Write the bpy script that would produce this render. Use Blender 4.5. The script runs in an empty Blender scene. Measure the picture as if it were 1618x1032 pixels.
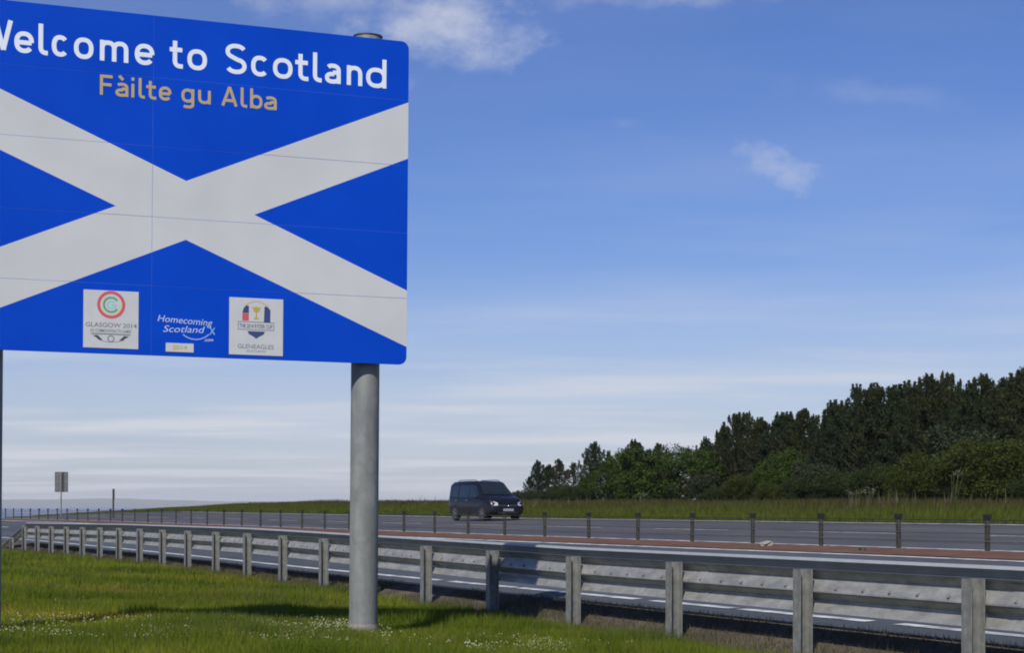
import bpy, math, random
import numpy as np
from mathutils import Vector, Matrix

random.seed(7)
rng = np.random.default_rng(11)
sc = bpy.context.scene
EYE = 1.6                      # camera height above z = 0
F = 2800.0                     # focal length in photograph pixels (1618 wide)
HX, HY = 809.0, 795.0          # vanishing centre of the level camera

# ------------------------------------------------------------------ camera
cam_d = bpy.data.cameras.new('camera'); cam = bpy.data.objects.new('camera', cam_d)
sc.collection.objects.link(cam); sc.camera = cam
cam.location = (0, 0, EYE); cam.rotation_euler = (math.radians(90), 0, 0)
cam_d.sensor_width = 36; cam_d.lens = F / 1618 * 36
cam_d.shift_y = (HY - 516) / 1618
cam_d.clip_start = 0.1; cam_d.clip_end = 60000

# ------------------------------------------------------------------ light
SUN_ELEV = math.radians(43.6)
LX, LY = 0.322, 0.947          # horizontal direction the light travels in
sun_dir = Vector((LX * math.cos(SUN_ELEV), LY * math.cos(SUN_ELEV), -math.sin(SUN_ELEV)))
sd = bpy.data.lights.new('sun', 'SUN'); sun = bpy.data.objects.new('sun', sd)
sc.collection.objects.link(sun)
sd.energy = 4.8; sd.angle = math.radians(0.53); sd.color = (1.0, 0.955, 0.88)
sun.rotation_euler = sun_dir.to_track_quat('-Z', 'Y').to_euler()
sun.location = (0, -20, 30)

w = bpy.data.worlds.new('World'); sc.world = w; w.use_nodes = True
nt = w.node_tree; nt.nodes.clear()
N = lambda t: nt.nodes.new(t)
L = lambda a, b: nt.links.new(a, b)
sky = N('ShaderNodeTexSky'); sky.sky_type = 'NISHITA'; sky.sun_disc = False
sky.sun_elevation = SUN_ELEV
sky.sun_rotation = math.atan2(-LX, -LY)      # azimuth of the sun, measured from +Y towards +X
sky.altitude = 60; sky.air_density = 1.0; sky.dust_density = 0.6; sky.ozone_density = 2.5
hsv = N('ShaderNodeHueSaturation'); hsv.inputs['Hue'].default_value = 0.503
hsv.inputs['Saturation'].default_value = 1.12; hsv.inputs['Value'].default_value = 0.92
L(sky.outputs['Color'], hsv.inputs['Color'])
tc = N('ShaderNodeTexCoord'); sep = N('ShaderNodeSeparateXYZ'); L(tc.outputs['Generated'], sep.inputs[0])
def wm(op, a, b=None, c=None, clamp=False):
    m = N('ShaderNodeMath'); m.operation = op; m.use_clamp = clamp
    for k, v in enumerate((a, b, c)):
        if v is None: continue
        if isinstance(v, (int, float)): m.inputs[k].default_value = v
        else: L(v, m.inputs[k])
    return m.outputs[0]
# cloud layers: direction divided by height above the horizon gives a flat cloud deck
zz = wm('ADD', wm('MAXIMUM', sep.outputs[2], 0.0), 0.035)
cx, cy = wm('DIVIDE', sep.outputs[0], zz), wm('DIVIDE', sep.outputs[1], zz)
comb = N('ShaderNodeCombineXYZ'); L(cx, comb.inputs[0]); L(cy, comb.inputs[1])
def wnoise(vec, scale, detail, rough, stretch=(1, 1, 1), off=(0, 0, 0), rot=0):
    mp = N('ShaderNodeMapping'); mp.inputs['Scale'].default_value = stretch
    mp.inputs['Location'].default_value = off; mp.inputs['Rotation'].default_value = (0, 0, rot)
    L(vec, mp.inputs[0])
    n = N('ShaderNodeTexNoise'); n.inputs['Scale'].default_value = scale
    n.inputs['Detail'].default_value = detail; n.inputs['Roughness'].default_value = rough
    L(mp.outputs[0], n.inputs['Vector']); return n.outputs[0]
def wramp(v, lo, hi, smooth=True):
    r = N('ShaderNodeMapRange'); r.interpolation_type = 'SMOOTHSTEP' if smooth else 'LINEAR'
    r.inputs['From Min'].default_value = lo; r.inputs['From Max'].default_value = hi
    L(v, r.inputs['Value']); return r.outputs[0]
cirrus = wramp(wnoise(comb.outputs[0], 0.55, 7, 0.55, (0.55, 0.9, 1), (3.1, 1.7, 0), 0.25), 0.42, 0.80)
veil = wramp(wnoise(comb.outputs[0], 0.20, 3, 0.5, (1, 1.3, 1), (8.3, 2.1, 0), 0.5), 0.35, 0.7)
# low sky is whiter
low = wramp(sep.outputs[2], 0.17, 0.0, True)
low.node.inputs['From Min'].default_value = 0.0; low.node.inputs['From Max'].default_value = 0.175
low = wm('SUBTRACT', 1.0, low)
def puff(px, py, sx, sy, seed, lo=0.40, hi=0.70, scale=26, amp=1.0, tilt=0.0):
    """a soft cumulus patch round one direction of the sky"""
    d0 = ((px - HX) / F, (HY - py) / F)
    fy = wm('MAXIMUM', sep.outputs[1], 0.05)
    ax = wm('SUBTRACT', wm('DIVIDE', sep.outputs[0], fy), d0[0])
    ay = wm('SUBTRACT', wm('DIVIDE', sep.outputs[2], fy), d0[1])
    ct, st = math.cos(tilt), math.sin(tilt)
    rx = wm('ADD', wm('MULTIPLY', ax, ct), wm('MULTIPLY', ay, st))
    ry = wm('SUBTRACT', wm('MULTIPLY', ay, ct), wm('MULTIPLY', ax, st))
    qx = wm('POWER', wm('ABSOLUTE', wm('DIVIDE', rx, sx / F)), 2.0)
    qy = wm('POWER', wm('ABSOLUTE', wm('DIVIDE', ry, sy / F)), 2.0)
    g = wm('SUBTRACT', 1.0, wm('SQRT', wm('ADD', qx, qy)), clamp=True)
    n = wnoise(tc.outputs['Generated'], scale, 9, 0.66, (1, 1, 1.7), (seed, seed * .7, seed * 1.3))
    s = wm('ADD', wm('MULTIPLY', g, 0.85), wm('MULTIPLY', wm('SUBTRACT', n, 0.5), 1.35))
    s = wm('MULTIPLY', s, wramp(g, 0.0, 0.15))
    s = wm('MULTIPLY', wramp(s, lo - 0.35, hi), amp)
    return wm('MULTIPLY', s, wramp(sep.outputs[1], 0.05, 0.3))
p1 = puff(690, 38, 235, 120, 4.2, lo=0.40, hi=1.2, scale=30, amp=0.85)
p5 = puff(500, -10, 230, 60, 5.3, lo=0.45, hi=1.1, scale=26, amp=0.5)
p1b = puff(1000, -25, 520, 55, 9.2, lo=0.45, hi=1.05, scale=24, amp=0.45)
p2 = puff(1225, 262, 120, 52, 2.6, lo=0.40, hi=0.95, scale=48, amp=0.42, tilt=-0.35)
p3 = puff(985, 195, 60, 22, 6.6, lo=0.45, hi=1.2, scale=60, amp=0.14)
p4 = puff(1380, 150, 330, 60, 7.6, lo=0.45, hi=1.3, scale=38, amp=0.16, tilt=-0.1)
cm = wm('MAXIMUM', wm('MAXIMUM', p1, p2), wm('MAXIMUM', wm('MAXIMUM', p3, p4), wm('MAXIMUM', p1b, p5)))
m0 = wm('MULTIPLY', cirrus, wm('MULTIPLY_ADD', low, 0.60, 0.15))
m1 = wm('ADD', m0, wm('MULTIPLY', veil, wm('MULTIPLY_ADD', low, 0.16, 0.02)))
m2 = wm('MAXIMUM', wm('ADD', m1, wm('MULTIPLY', low, 0.46), clamp=True), cm)
m2 = wm('MINIMUM', m2, 0.85)
mix = N('ShaderNodeMix'); mix.data_type = 'RGBA'
tn = N('ShaderNodeMix'); tn.data_type = 'RGBA'; tn.blend_type = 'MULTIPLY'; tn.inputs['Factor'].default_value = 1.0
L(hsv.outputs[0], tn.inputs['A']); tn.inputs['B'].default_value = (0.60, 0.715, 1.09, 1)
L(m2, mix.inputs['Factor']); L(tn.outputs['Result'], mix.inputs['A'])
mix.inputs['B'].default_value = (6.8, 7.0, 7.7, 1)
bg = N('ShaderNodeBackground'); bg.inputs['Strength'].default_value = 0.10
L(mix.outputs['Result'], bg.inputs['Color'])
wo = N('ShaderNodeOutputWorld'); L(bg.outputs[0], wo.inputs[0])

sc.view_settings.view_transform = 'Standard'; sc.view_settings.look = 'None'
sc.view_settings.exposure = 0.0; sc.view_settings.gamma = 1.0
sc.view_settings.use_curve_mapping = False
sc.render.engine = 'CYCLES'
sc.cycles.max_bounces = 6; sc.cycles.diffuse_bounces = 3; sc.cycles.glossy_bounces = 3
sc.cycles.volume_bounces = 0; sc.cycles.transparent_max_bounces = 6
sc.cycles.use_denoising = True
sc.cycles.filter_width = 1.9

# ------------------------------------------------------------------ materials
def mat(name, col, rough=0.8, metal=0.0, var=0.0, scale=5.0, col2=None, bump=0.0, bscale=40.0,
        stretch=(1, 1, 1), attr=None, spec=0.5, detail=5, coat=0.0, transl=0.0):
    m = bpy.data.materials.new(name); m.use_nodes = True
    t = m.node_tree; b = t.nodes['Principled BSDF']
    b.inputs['Roughness'].default_value = rough; b.inputs['Metallic'].default_value = metal
    b.inputs['Specular IOR Level'].default_value = spec
    b.inputs['Coat Weight'].default_value = coat
    c = t.nodes.new('ShaderNodeTexCoord'); mp = t.nodes.new('ShaderNodeMapping')
    mp.inputs['Scale'].default_value = stretch; t.links.new(c.outputs['Object'], mp.inputs[0])
    if attr:
        a = t.nodes.new('ShaderNodeAttribute'); a.attribute_name = attr
        src = a.outputs['Color']
    else:
        n = t.nodes.new('ShaderNodeTexNoise'); n.inputs['Scale'].default_value = scale
        n.inputs['Detail'].default_value = detail; n.inputs['Roughness'].default_value = 0.62
        t.links.new(mp.outputs[0], n.inputs['Vector'])
        r = t.nodes.new('ShaderNodeValToRGB')
        c2 = col2 if col2 else tuple(min(1, x * (1 + var)) for x in col)
        c1 = col if col2 else tuple(x * (1 - var) for x in col)
        r.color_ramp.elements[0].position = 0.35; r.color_ramp.elements[0].color = (*c1, 1)
        r.color_ramp.elements[1].position = 0.68; r.color_ramp.elements[1].color = (*c2, 1)
        t.links.new(n.outputs[0], r.inputs[0]); src = r.outputs[0]
    t.links.new(src, b.inputs['Base Color'])
    if bump:
        n2 = t.nodes.new('ShaderNodeTexNoise'); n2.inputs['Scale'].default_value = bscale
        n2.inputs['Detail'].default_value = 4; t.links.new(mp.outputs[0], n2.inputs['Vector'])
        bp = t.nodes.new('ShaderNodeBump'); bp.inputs['Strength'].default_value = bump
        bp.inputs['Distance'].default_value = 0.02
        t.links.new(n2.outputs[0], bp.inputs['Height']); t.links.new(bp.outputs[0], b.inputs['Normal'])
    if transl:
        tr = t.nodes.new('ShaderNodeBsdfTranslucent'); mx = t.nodes.new('ShaderNodeMixShader')
        mx.inputs[0].default_value = transl
        t.links.new(src, tr.inputs[0]); t.links.new(b.outputs[0], mx.inputs[1]); t.links.new(tr.outputs[0], mx.inputs[2])
        t.links.new(mx.outputs[0], t.nodes['Material Output'].inputs[0])
    m.diffuse_color = (*col, 1)
    return m
M = {}
M['soil'] = mat('soil_and_turf', (0.016, 0.024, 0.005), 0.95, col2=(0.030, 0.040, 0.010), scale=0.8, bump=0.6, bscale=25, spec=0.1)
M['verge'] = mat('dry_verge_soil', (0.06, 0.05, 0.037), 0.95, col2=(0.12, 0.10, 0.076), scale=2.2, bump=0.8, bscale=30, spec=0.1)
M['asphalt_near'] = mat('blue_grey_asphalt', (0.050, 0.056, 0.060), 0.75, col2=(0.068, 0.075, 0.079), scale=0.7, bump=0.25, bscale=60, spec=0.35, stretch=(1, .35, 1))
M['asphalt_far'] = mat('grey_asphalt', (0.055, 0.054, 0.054), 0.75, col2=(0.078, 0.076, 0.076), scale=0.5, bump=0.25, bscale=60, spec=0.35, stretch=(1, .35, 1))
M['median'] = mat('red_gravel', (0.105, 0.052, 0.036), 0.95, col2=(0.15, 0.088, 0.062), scale=1.3, bump=0.6, bscale=35, spec=0.1)
M['paint'] = mat('white_road_paint', (0.24, 0.25, 0.25), 0.6, col2=(0.74, 0.75, 0.73), scale=3.2, spec=0.3)
M['grass'] = mat('grass_blades', (0.06, 0.10, 0.01), 0.55, attr='tint', spec=0.15, transl=0.35)
M['leaf'] = mat('leaves', (0.03, 0.05, 0.01), 0.6, attr='tint', spec=0.12, transl=0.22)
M['bark'] = mat('bark', (0.03, 0.025, 0.02), 0.9, col2=(0.07, 0.055, 0.042), scale=9, bump=0.6)
M['galv'] = mat('galvanised_steel', (0.16, 0.162, 0.148), 0.55, 0.25, col2=(0.25, 0.25, 0.23), scale=11, bump=0.05, detail=8)
M['galv_rail'] = mat('galvanised_rail', (0.25, 0.25, 0.23), 0.5, 0.45, col2=(0.42, 0.415, 0.385), scale=4, stretch=(1, 1, 3), detail=8)
M['galv_beam'] = mat('weathered_blue_grey_beam', (0.30, 0.315, 0.32), 0.5, 0.2, col2=(0.36, 0.375, 0.38), scale=5, detail=8)
M['galv_post'] = mat('galvanised_sign_post', (0.155, 0.163, 0.155), 0.55, 0.2, col2=(0.265, 0.27, 0.255), scale=3.0, detail=9, stretch=(1, 1, .5))
M['dark_steel'] = mat('dark_steel', (0.06, 0.055, 0.05), 0.6, 0.5, var=0.2)
M['wire_post'] = mat('weathered_fence_post', (0.035, 0.033, 0.026), 0.6, 0.4, col2=(0.085, 0.08, 0.066), scale=12)
M['wire'] = mat('steel_wire_rope', (0.16, 0.145, 0.125), 0.5, 0.5, var=0.1)
M['slot'] = mat('shaded_slot', (0.10, 0.10, 0.085), 0.8, var=0.2)
M['leafstem'] = mat('dull_green_stems', (0.05, 0.06, 0.02), 0.8, var=0.2)
M['script'] = mat('pale_blue_lettering', (0.38, 0.48, 0.68), 0.5, var=0.02)
M['cap'] = mat('black_post_cap', (0.012, 0.012, 0.011), 0.5, var=0.1)
M['signback'] = mat('grey_sign_back', (0.11, 0.115, 0.12), 0.5, 0.3, var=0.1)
M['white_film'] = mat('white_reflective_film', (0.48, 0.49, 0.49), 0.55, var=0.03, scale=9)
M['text_white'] = mat('white_lettering', (0.66, 0.71, 0.78), 0.5, var=0.02)
M['text_gold'] = mat('beige_lettering', (0.41, 0.315, 0.145), 0.55, var=0.04)
M['ink'] = mat('dark_print', (0.05, 0.05, 0.07), 0.5, var=0.05)
M['ink_grey'] = mat('grey_print', (0.16, 0.155, 0.18), 0.5, var=0.05)
M['ink_red'] = mat('red_print', (0.52, 0.08, 0.10), 0.5, var=0.05)
M['ink_green'] = mat('green_print', (0.06, 0.30, 0.17), 0.5, var=0.05)
M['ink_yellow'] = mat('gold_print', (0.42, 0.32, 0.06), 0.5, var=0.05)
M['ink_blue'] = mat('navy_print', (0.03, 0.055, 0.15), 0.5, var=0.05)
M['ink_teal'] = mat('teal_print', (0.25, 0.50, 0.47), 0.5, var=0.05)
M['concrete'] = mat('pale_concrete', (0.22, 0.19, 0.16), 0.9, col2=(0.30, 0.27, 0.23), scale=6, bump=.3)
M['petal'] = mat('white_petals', (0.34, 0.37, 0.21), 0.8, var=0.3, scale=30)
M['sea'] = mat('sea_water', (0.02, 0.055, 0.12), 0.35, var=0.15, scale=0.01, bump=0.0)
M['hill'] = mat('distant_hill', (0.05, 0.07, 0.06), 0.95, col2=(0.09, 0.10, 0.07), scale=0.002, spec=0)
M['car'] = mat('dark_blue_car_paint', (0.006, 0.0055, 0.007), 0.32, 0.1, var=0.05, coat=0.25)
M['car_black'] = mat('black_plastic', (0.012, 0.012, 0.013), 0.6, var=0.1)
M['glass'] = mat('tinted_car_glass', (0.012, 0.018, 0.022), 0.06, 0.0, var=0.0, spec=0.9)
M['tyre'] = mat('tyre_rubber', (0.012, 0.012, 0.012), 0.85, var=0.1)
M['rim'] = mat('alloy', (0.20, 0.205, 0.21), 0.35, 0.7, var=0.05)
M['lamp'] = mat('headlamp_lens', (0.50, 0.52, 0.55), 0.12, 0.1, var=0.02, spec=0.9)
M['plate'] = mat('number_plate', (0.27, 0.27, 0.33), 0.4, var=0.02)
M['chrome'] = mat('bright_trim', (0.45, 0.46, 0.5), 0.2, 0.9, var=0.02)

# blue sign face with the saltire as flat print (Object coordinates = sign coordinates)
def sign_face_material(cxs, czs, half_arm_x, slope_up, slope_dn, w_up, w_dn):
    m = bpy.data.materials.new('blue_board_with_saltire'); m.use_nodes = True
    t = m.node_tree; b = t.nodes['Principled BSDF']; b.inputs['Roughness'].default_value = 0.42
    b.inputs['Specular IOR Level'].default_value = 0.12
    c = t.nodes.new('ShaderNodeTexCoord'); s = t.nodes.new('ShaderNodeSeparateXYZ'); t.links.new(c.outputs['Object'], s.inputs[0])
    def mth(op, a, bb=None, cc=None):
        n = t.nodes.new('ShaderNodeMath'); n.operation = op
        for k, v in enumerate((a, bb, cc)):
            if v is None: continue
            if isinstance(v, (int, float)): n.inputs[k].default_value = v
            else: t.links.new(v, n.inputs[k])
        return n.outputs[0]
    x = mth('SUBTRACT', s.outputs[0], cxs); z = mth('SUBTRACT', s.outputs[2], czs)
    d1 = mth('ABSOLUTE', mth('SUBTRACT', z, mth('MULTIPLY', x, slope_up)))
    d2 = mth('ABSOLUTE', mth('SUBTRACT', z, mth('MULTIPLY', x, -slope_dn)))
    k = mth('MAXIMUM', mth('LESS_THAN', d1, w_up), mth('LESS_THAN', d2, w_dn))
    n = t.nodes.new('ShaderNodeTexNoise'); n.inputs['Scale'].default_value = 1.6; n.inputs['Detail'].default_value = 8
    t.links.new(c.outputs['Object'], n.inputs['Vector'])
    def ramp(a, bb):
        r = t.nodes.new('ShaderNodeValToRGB')
        r.color_ramp.elements[0].position = .3; r.color_ramp.elements[1].position = .7
        r.color_ramp.elements[0].color = (*a, 1); r.color_ramp.elements[1].color = (*bb, 1)
        t.links.new(n.outputs[0], r.inputs[0]); return r.outputs[0]
    mx = t.nodes.new('ShaderNodeMix'); mx.data_type = 'RGBA'
    t.links.new(k, mx.inputs['Factor'])
    t.links.new(ramp((0.0, 0.047, 0.43), (0.001, 0.055, 0.48)), mx.inputs['A'])
    t.links.new(ramp((0.47, 0.48, 0.485), (0.52, 0.53, 0.53)), mx.inputs['B'])
    t.links.new(mx.outputs['Result'], b.inputs['Base Color'])
    return m
M['rim_blue'] = mat('blue_board_edge', (0.008, 0.075, 0.50), 0.45, var=0.05)

# ------------------------------------------------------------------ mesh helpers
def link(o, parent=None):
    sc.collection.objects.link(o)
    if parent is not None: o.parent = parent
    return o
def tag(o, label=None, cat=None, group=None, kind=None):
    if label: o['label'] = label
    if cat: o['category'] = cat
    if group: o['group'] = group
    if kind: o['kind'] = kind
    return o
def empty(name, loc=(0, 0, 0), rz=0.0):
    e = bpy.data.objects.new(name, None); e.empty_display_size = 0.3
    e.location = loc; e.rotation_euler = (0, 0, rz); return link(e)
class MB:
    def __init__(s): s.v = []; s.f = []
    def add(s, vs, fs):
        o = len(s.v); s.v += [tuple(v) for v in vs]; s.f += [tuple(i + o for i in f) for f in fs]
    def box(s, x0, x1, y0, y1, z0, z1):
        s.add([(x0,y0,z0),(x1,y0,z0),(x1,y1,z0),(x0,y1,z0),(x0,y0,z1),(x1,y0,z1),(x1,y1,z1),(x0,y1,z1)],
              [(0,3,2,1),(4,5,6,7),(0,1,5,4),(1,2,6,5),(2,3,7,6),(3,0,4,7)])
    def prism(s, pts, y0, y1):
        """outline in x,z extruded along y"""
        n = len(pts)
        s.add([(x, y0, z) for x, z in pts] + [(x, y1, z) for x, z in pts],
              [tuple(range(n)), tuple(range(2*n-1, n-1, -1))] + [(i, n+i, n+(i+1) % n, (i+1) % n) for i in range(n)])
    def tube(s, pts, rad, n=8, cap=True):
        """tapered tube through points"""
        rings = []
        for i, p in enumerate(pts):
            p = Vector(p); a = Vector(pts[max(0, i-1)]); b = Vector(pts[min(len(pts)-1, i+1)])
            d = (b - a).normalized()
            u = d.orthogonal().normalized() if abs(d.z) < .999 else Vector((1, 0, 0))
            u = (u - d * u.dot(d)).normalized(); q = d.cross(u)
            r = rad[i] if isinstance(rad, (list, tuple)) else rad
            rings.append([p + (u * math.cos(2*math.pi*k/n) + q * math.sin(2*math.pi*k/n)) * r for k in range(n)])
        vs = [v for R in rings for v in R]; fs = []
        for i in range(len(pts)-1):
            for k in range(n):
                fs.append((i*n+k, i*n+(k+1) % n, (i+1)*n+(k+1) % n, (i+1)*n+k))
        if cap: fs.append(tuple(range(n-1, -1, -1))); fs.append(tuple((len(pts)-1)*n+k for k in range(n)))
        s.add(vs, fs)
    def sphere(s, c, r, nu=10, nv=6, sz=1.0):
        vs = [(c[0], c[1], c[2]-r*sz)]
        for j in range(1, nv):
            t = math.pi*j/nv - math.pi/2
            for i in range(nu):
                a = 2*math.pi*i/nu; vs.append((c[0]+r*math.cos(t)*math.cos(a), c[1]+r*math.cos(t)*math.sin(a), c[2]+r*sz*math.sin(t)))
        vs.append((c[0], c[1], c[2]+r*sz)); fs = []
        for i in range(nu): fs.append((0, 1+(i+1) % nu, 1+i))
        for j in range(nv-2):
            for i in range(nu):
                a = 1+j*nu+i; b = 1+j*nu+(i+1) % nu; fs.append((a, b, b+nu, a+nu))
        e = len(vs)-1
        for i in range(nu): fs.append((e, 1+(nv-2)*nu+i, 1+(nv-2)*nu+(i+1) % nu))
        s.add(vs, fs)
    def build(s, name, m, parent=None, smooth=False, bevel=0.0):
        me = bpy.data.meshes.new(name); me.from_pydata(s.v, [], s.f); me.update()
        if m is not None: me.materials.append(m)
        if smooth:
            me.polygons.foreach_set('use_smooth', [True]*len(me.polygons))
            try: me.set_sharp_from_angle(angle=math.radians(38))
            except Exception: pass
        o = link(bpy.data.objects.new(name, me), parent)
        if bevel:
            bv = o.modifiers.new('bevel', 'BEVEL'); bv.width = bevel; bv.segments = 2; bv.limit_method = 'ANGLE'
        return o
def tri_mesh(name, verts, tris, m, tint=None, parent=None):
    me = bpy.data.meshes.new(name)
    verts = np.asarray(verts, np.float32).reshape(-1, 3); tris = np.asarray(tris, np.int32).reshape(-1, 3)
    me.vertices.add(len(verts)); me.vertices.foreach_set('co', verts.ravel())
    me.loops.add(len(tris)*3); me.loops.foreach_set('vertex_index', tris.ravel())
    me.polygons.add(len(tris)); me.polygons.foreach_set('loop_start', np.arange(0, len(tris)*3, 3, dtype=np.int32))
    try: me.polygons.foreach_set('loop_total', np.full(len(tris), 3, np.int32))
    except Exception: pass
    me.update()
    if tint is not None:
        a = me.attributes.new('tint', 'FLOAT_COLOR', 'POINT')
        c = np.ones((len(verts), 4), np.float32); c[:, :3] = tint; a.data.foreach_set('color', c.ravel())
    me.materials.append(m)
    return link(bpy.data.objects.new(name, me), parent)

# ------------------------------------------------------------------ the lie of the land
# road frame: a runs along the road away from the camera, b across it
UA = (-0.415, 0.910); UB = (0.910, 0.415)
def to_ab(x, y): return x*UA[0]+y*UA[1], x*UB[0]+y*UB[1]
def from_ab(a, b): return a*UA[0]+b*UB[0], a*UA[1]+b*UB[1]
def table(pts):
    pts = sorted(to_ab(x, y) + (z,) for x, y, z in pts)
    A = np.array([p[0] for p in pts]); B = np.array([p[1] for p in pts]); Z = np.array([p[2] for p in pts])
    sl0 = (B[1]-B[0])/(A[1]-A[0]); sl1 = (B[-1]-B[-2])/(A[-1]-A[-2])
    def f(a):
        a = np.asarray(a, float)
        b = np.interp(a, A, B)
        b = np.where(a < A[0], B[0]+np.maximum(a-A[0], -60)*sl0, b)
        b = np.where(a > A[-1], B[-1]+(a-A[-1])*sl1, b)
        return b, np.interp(a, A, Z)
    return f
def bar_xy(Z):   # plan line of the near safety barrier
    return 3.48-0.4293*(Z-13.57)-0.0006*max(0, Z-28)**2
def med_xy(Z):   # plan line of the wire-rope fence in the central reserve
    return 8.05-0.4754*(Z-30)-0.0004*max(0, Z-60)**2
ZB = ([6, 13.57, 20.2, 33, 44, 55, 70, 120], [-1.38, -1.40, -1.44, -1.43, -1.475, -1.60, -1.72, -1.9])
ZM = ([15, 30, 38, 47, 88, 112, 200], [-.84, -.86, -.885, -.91, -.96, -1.03, -1.2])
bar = table([(bar_xy(Z), Z, np.interp(Z, *ZB)) for Z in np.linspace(5, 95, 31)])
med = table([(med_xy(Z), Z, np.interp(Z, *ZM)) for Z in np.linspace(12, 190, 50)])
def edge_near(a):
    b, _ = bar(a); return b+.58, np.interp(a, [12, 18, 32, 60, 110], [-1.16, -1.20, -1.29, -1.36, -1.5])
def edge_far(a):
    b, _ = med(a); return b+np.interp(a, [36, 66, 110], [11.2, 12.2, 12.5]), np.interp(a, [10, 36, 66, 100, 150, 220], [-.54, -.57, -.65, -.62, -.57, -.9])
def knots(a):
    bb, zb = bar(a); en, ze = edge_near(a); mb, zm = med(a); ef, zf = edge_far(a)
    o = np.zeros_like(bb)
    fade = np.interp(a, [90, 135, 175], [1, .75, 0])           # the far verge sinks away at the left
    drop = -np.interp(a, [120, 200, 400, 1200, 5000], [0, 1.2, 5, 27, 30])
    zl = np.interp(a, [-50, 10, 40, 80, 200], [-1.35, -1.22, -1.30, -1.7, -2.4])
    K = [(o-3000, zl-2), (o-300, zl-1.0), (o-60, zl-.2), (o-14, zl), (bb-6.5, zl+.03), (bb-4.5, zl), (bb-3.2, (zl*2+zb)/3), (bb-1.6, zb+.05), (bb-.5, zb+.01), (bb, zb), (bb+.12, zb+.03),
         (en-.10, ze-.05), (en, ze), (en+3.8, ze*.6+zm*.4+.0), (mb-2.1, zm-.02), (mb-.7, zm), (mb, zm+.01), (mb+.22, zm+.005),
         (mb+.30, zm), (ef-5, (zm+zf)/2), (ef, zf), (ef+.4, zf+.02), (ef+3, zf+.20*fade+.02), (ef+7, zf+.45*fade+.02),
         (ef+12, zf+.50*fade), (ef+25, zf+.46*fade), (ef+60, zf+.3*fade), (ef+300, zf-2), (ef+4000, zf-10)]
    return np.array([k[0] for k in K]), np.array([k[1]+drop for k in K])
def ground_z(x, y):
    a, b = to_ab(x, y)
    bs, zs = knots(np.atleast_1d(a))
    return float(np.interp(b, bs[:, 0], zs[:, 0])) + EYE
def ground_z_many(x, y):
    a = x*UA[0]+y*UA[1]; b = x*UB[0]+y*UB[1]
    bs, zs = knots(a)
    j = np.clip((bs < b[None, :]).sum(0), 1, bs.shape[0]-1); ii = np.arange(len(a))
    b0, b1, z0, z1 = bs[j-1, ii], bs[j, ii], zs[j-1, ii], zs[j, ii]
    return z0+(z1-z0)*np.clip((b-b0)/np.maximum(b1-b0, 1e-6), 0, 1) + EYE
rows = np.concatenate([[-3000, -600, -150, -50, -20, -5], np.arange(0, 200, 2.0), [200, 230, 280, 350, 500, 800, 1400, 2500, 5000]])
def strip(name, lo_i, hi_i, m, lift, r=rows, sub=0, label=None):
    bs, zs = knots(r); bs = bs[lo_i:hi_i+1]; zs = zs[lo_i:hi_i+1]
    v = []; nk = bs.shape[0]
    for i, a in enumerate(r):
        for k in range(nk):
            x, y = from_ab(a, bs[k, i]); v.append((x, y, zs[k, i]+EYE+lift))
    f = [(i*nk+k, i*nk+k+1, (i+1)*nk+k+1, (i+1)*nk+k) for i in range(len(r)-1) for k in range(nk-1)]
    mb = MB(); mb.add(v, f); o = mb.build(name, m, smooth=False)
    o['kind'] = 'structure'; return o
for _m in (M['asphalt_near'], M['asphalt_far']):
    t = _m.node_tree; b = t.nodes['Principled BSDF']; src = b.inputs['Base Color'].links[0].from_socket
    c = t.nodes.new('ShaderNodeTexCoord'); mp2 = t.nodes.new('ShaderNodeMapping'); mp2.inputs['Rotation'].default_value = (0, 0, math.atan2(UA[0], UA[1]))
    t.links.new(c.outputs['Object'], mp2.inputs[0]); mp3 = t.nodes.new('ShaderNodeMapping'); mp3.inputs['Scale'].default_value = (1.1, .02, 1)
    t.links.new(mp2.outputs[0], mp3.inputs[0])
    n1 = t.nodes.new('ShaderNodeTexNoise'); n1.inputs['Scale'].default_value = 1.0; n1.inputs['Detail'].default_value = 3; t.links.new(mp3.outputs[0], n1.inputs['Vector'])
    n2 = t.nodes.new('ShaderNodeTexNoise'); n2.inputs['Scale'].default_value = 90; n2.inputs['Detail'].default_value = 2; t.links.new(c.outputs['Object'], n2.inputs['Vector'])
    r1 = t.nodes.new('ShaderNodeMapRange'); r1.inputs['From Min'].default_value = .35; r1.inputs['From Max'].default_value = .65
    r1.inputs['To Min'].default_value = .80; r1.inputs['To Max'].default_value = 1.2; t.links.new(n1.outputs[0], r1.inputs['Value'])
    r2 = t.nodes.new('ShaderNodeMapRange'); r2.inputs['From Min'].default_value = .3; r2.inputs['From Max'].default_value = .7
    r2.inputs['To Min'].default_value = .82; r2.inputs['To Max'].default_value = 1.18; t.links.new(n2.outputs[0], r2.inputs['Value'])
    m1 = t.nodes.new('ShaderNodeMath'); m1.operation = 'MULTIPLY'; t.links.new(r1.outputs[0], m1.inputs[0]); t.links.new(r2.outputs[0], m1.inputs[1])
    sc_ = t.nodes.new('ShaderNodeVectorMath'); sc_.operation = 'SCALE'; t.links.new(src, sc_.inputs[0]); t.links.new(m1.outputs[0], sc_.inputs['Scale'])
    t.links.new(sc_.outputs[0], b.inputs['Base Color'])
g = strip('ground', 0, 28, M['soil'], 0.0)
strip('verge_strip', 9, 12, M['verge'], 0.012)
strip('near_carriageway', 12, 14, M['asphalt_near'], 0.02, r=rows[2:-3])
strip('central_reserve', 14, 18, M['median'], 0.03, r=rows[2:-3])
strip('far_carriageway', 18, 20, M['asphalt_far'], 0.02, r=rows[2:-3])

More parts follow.
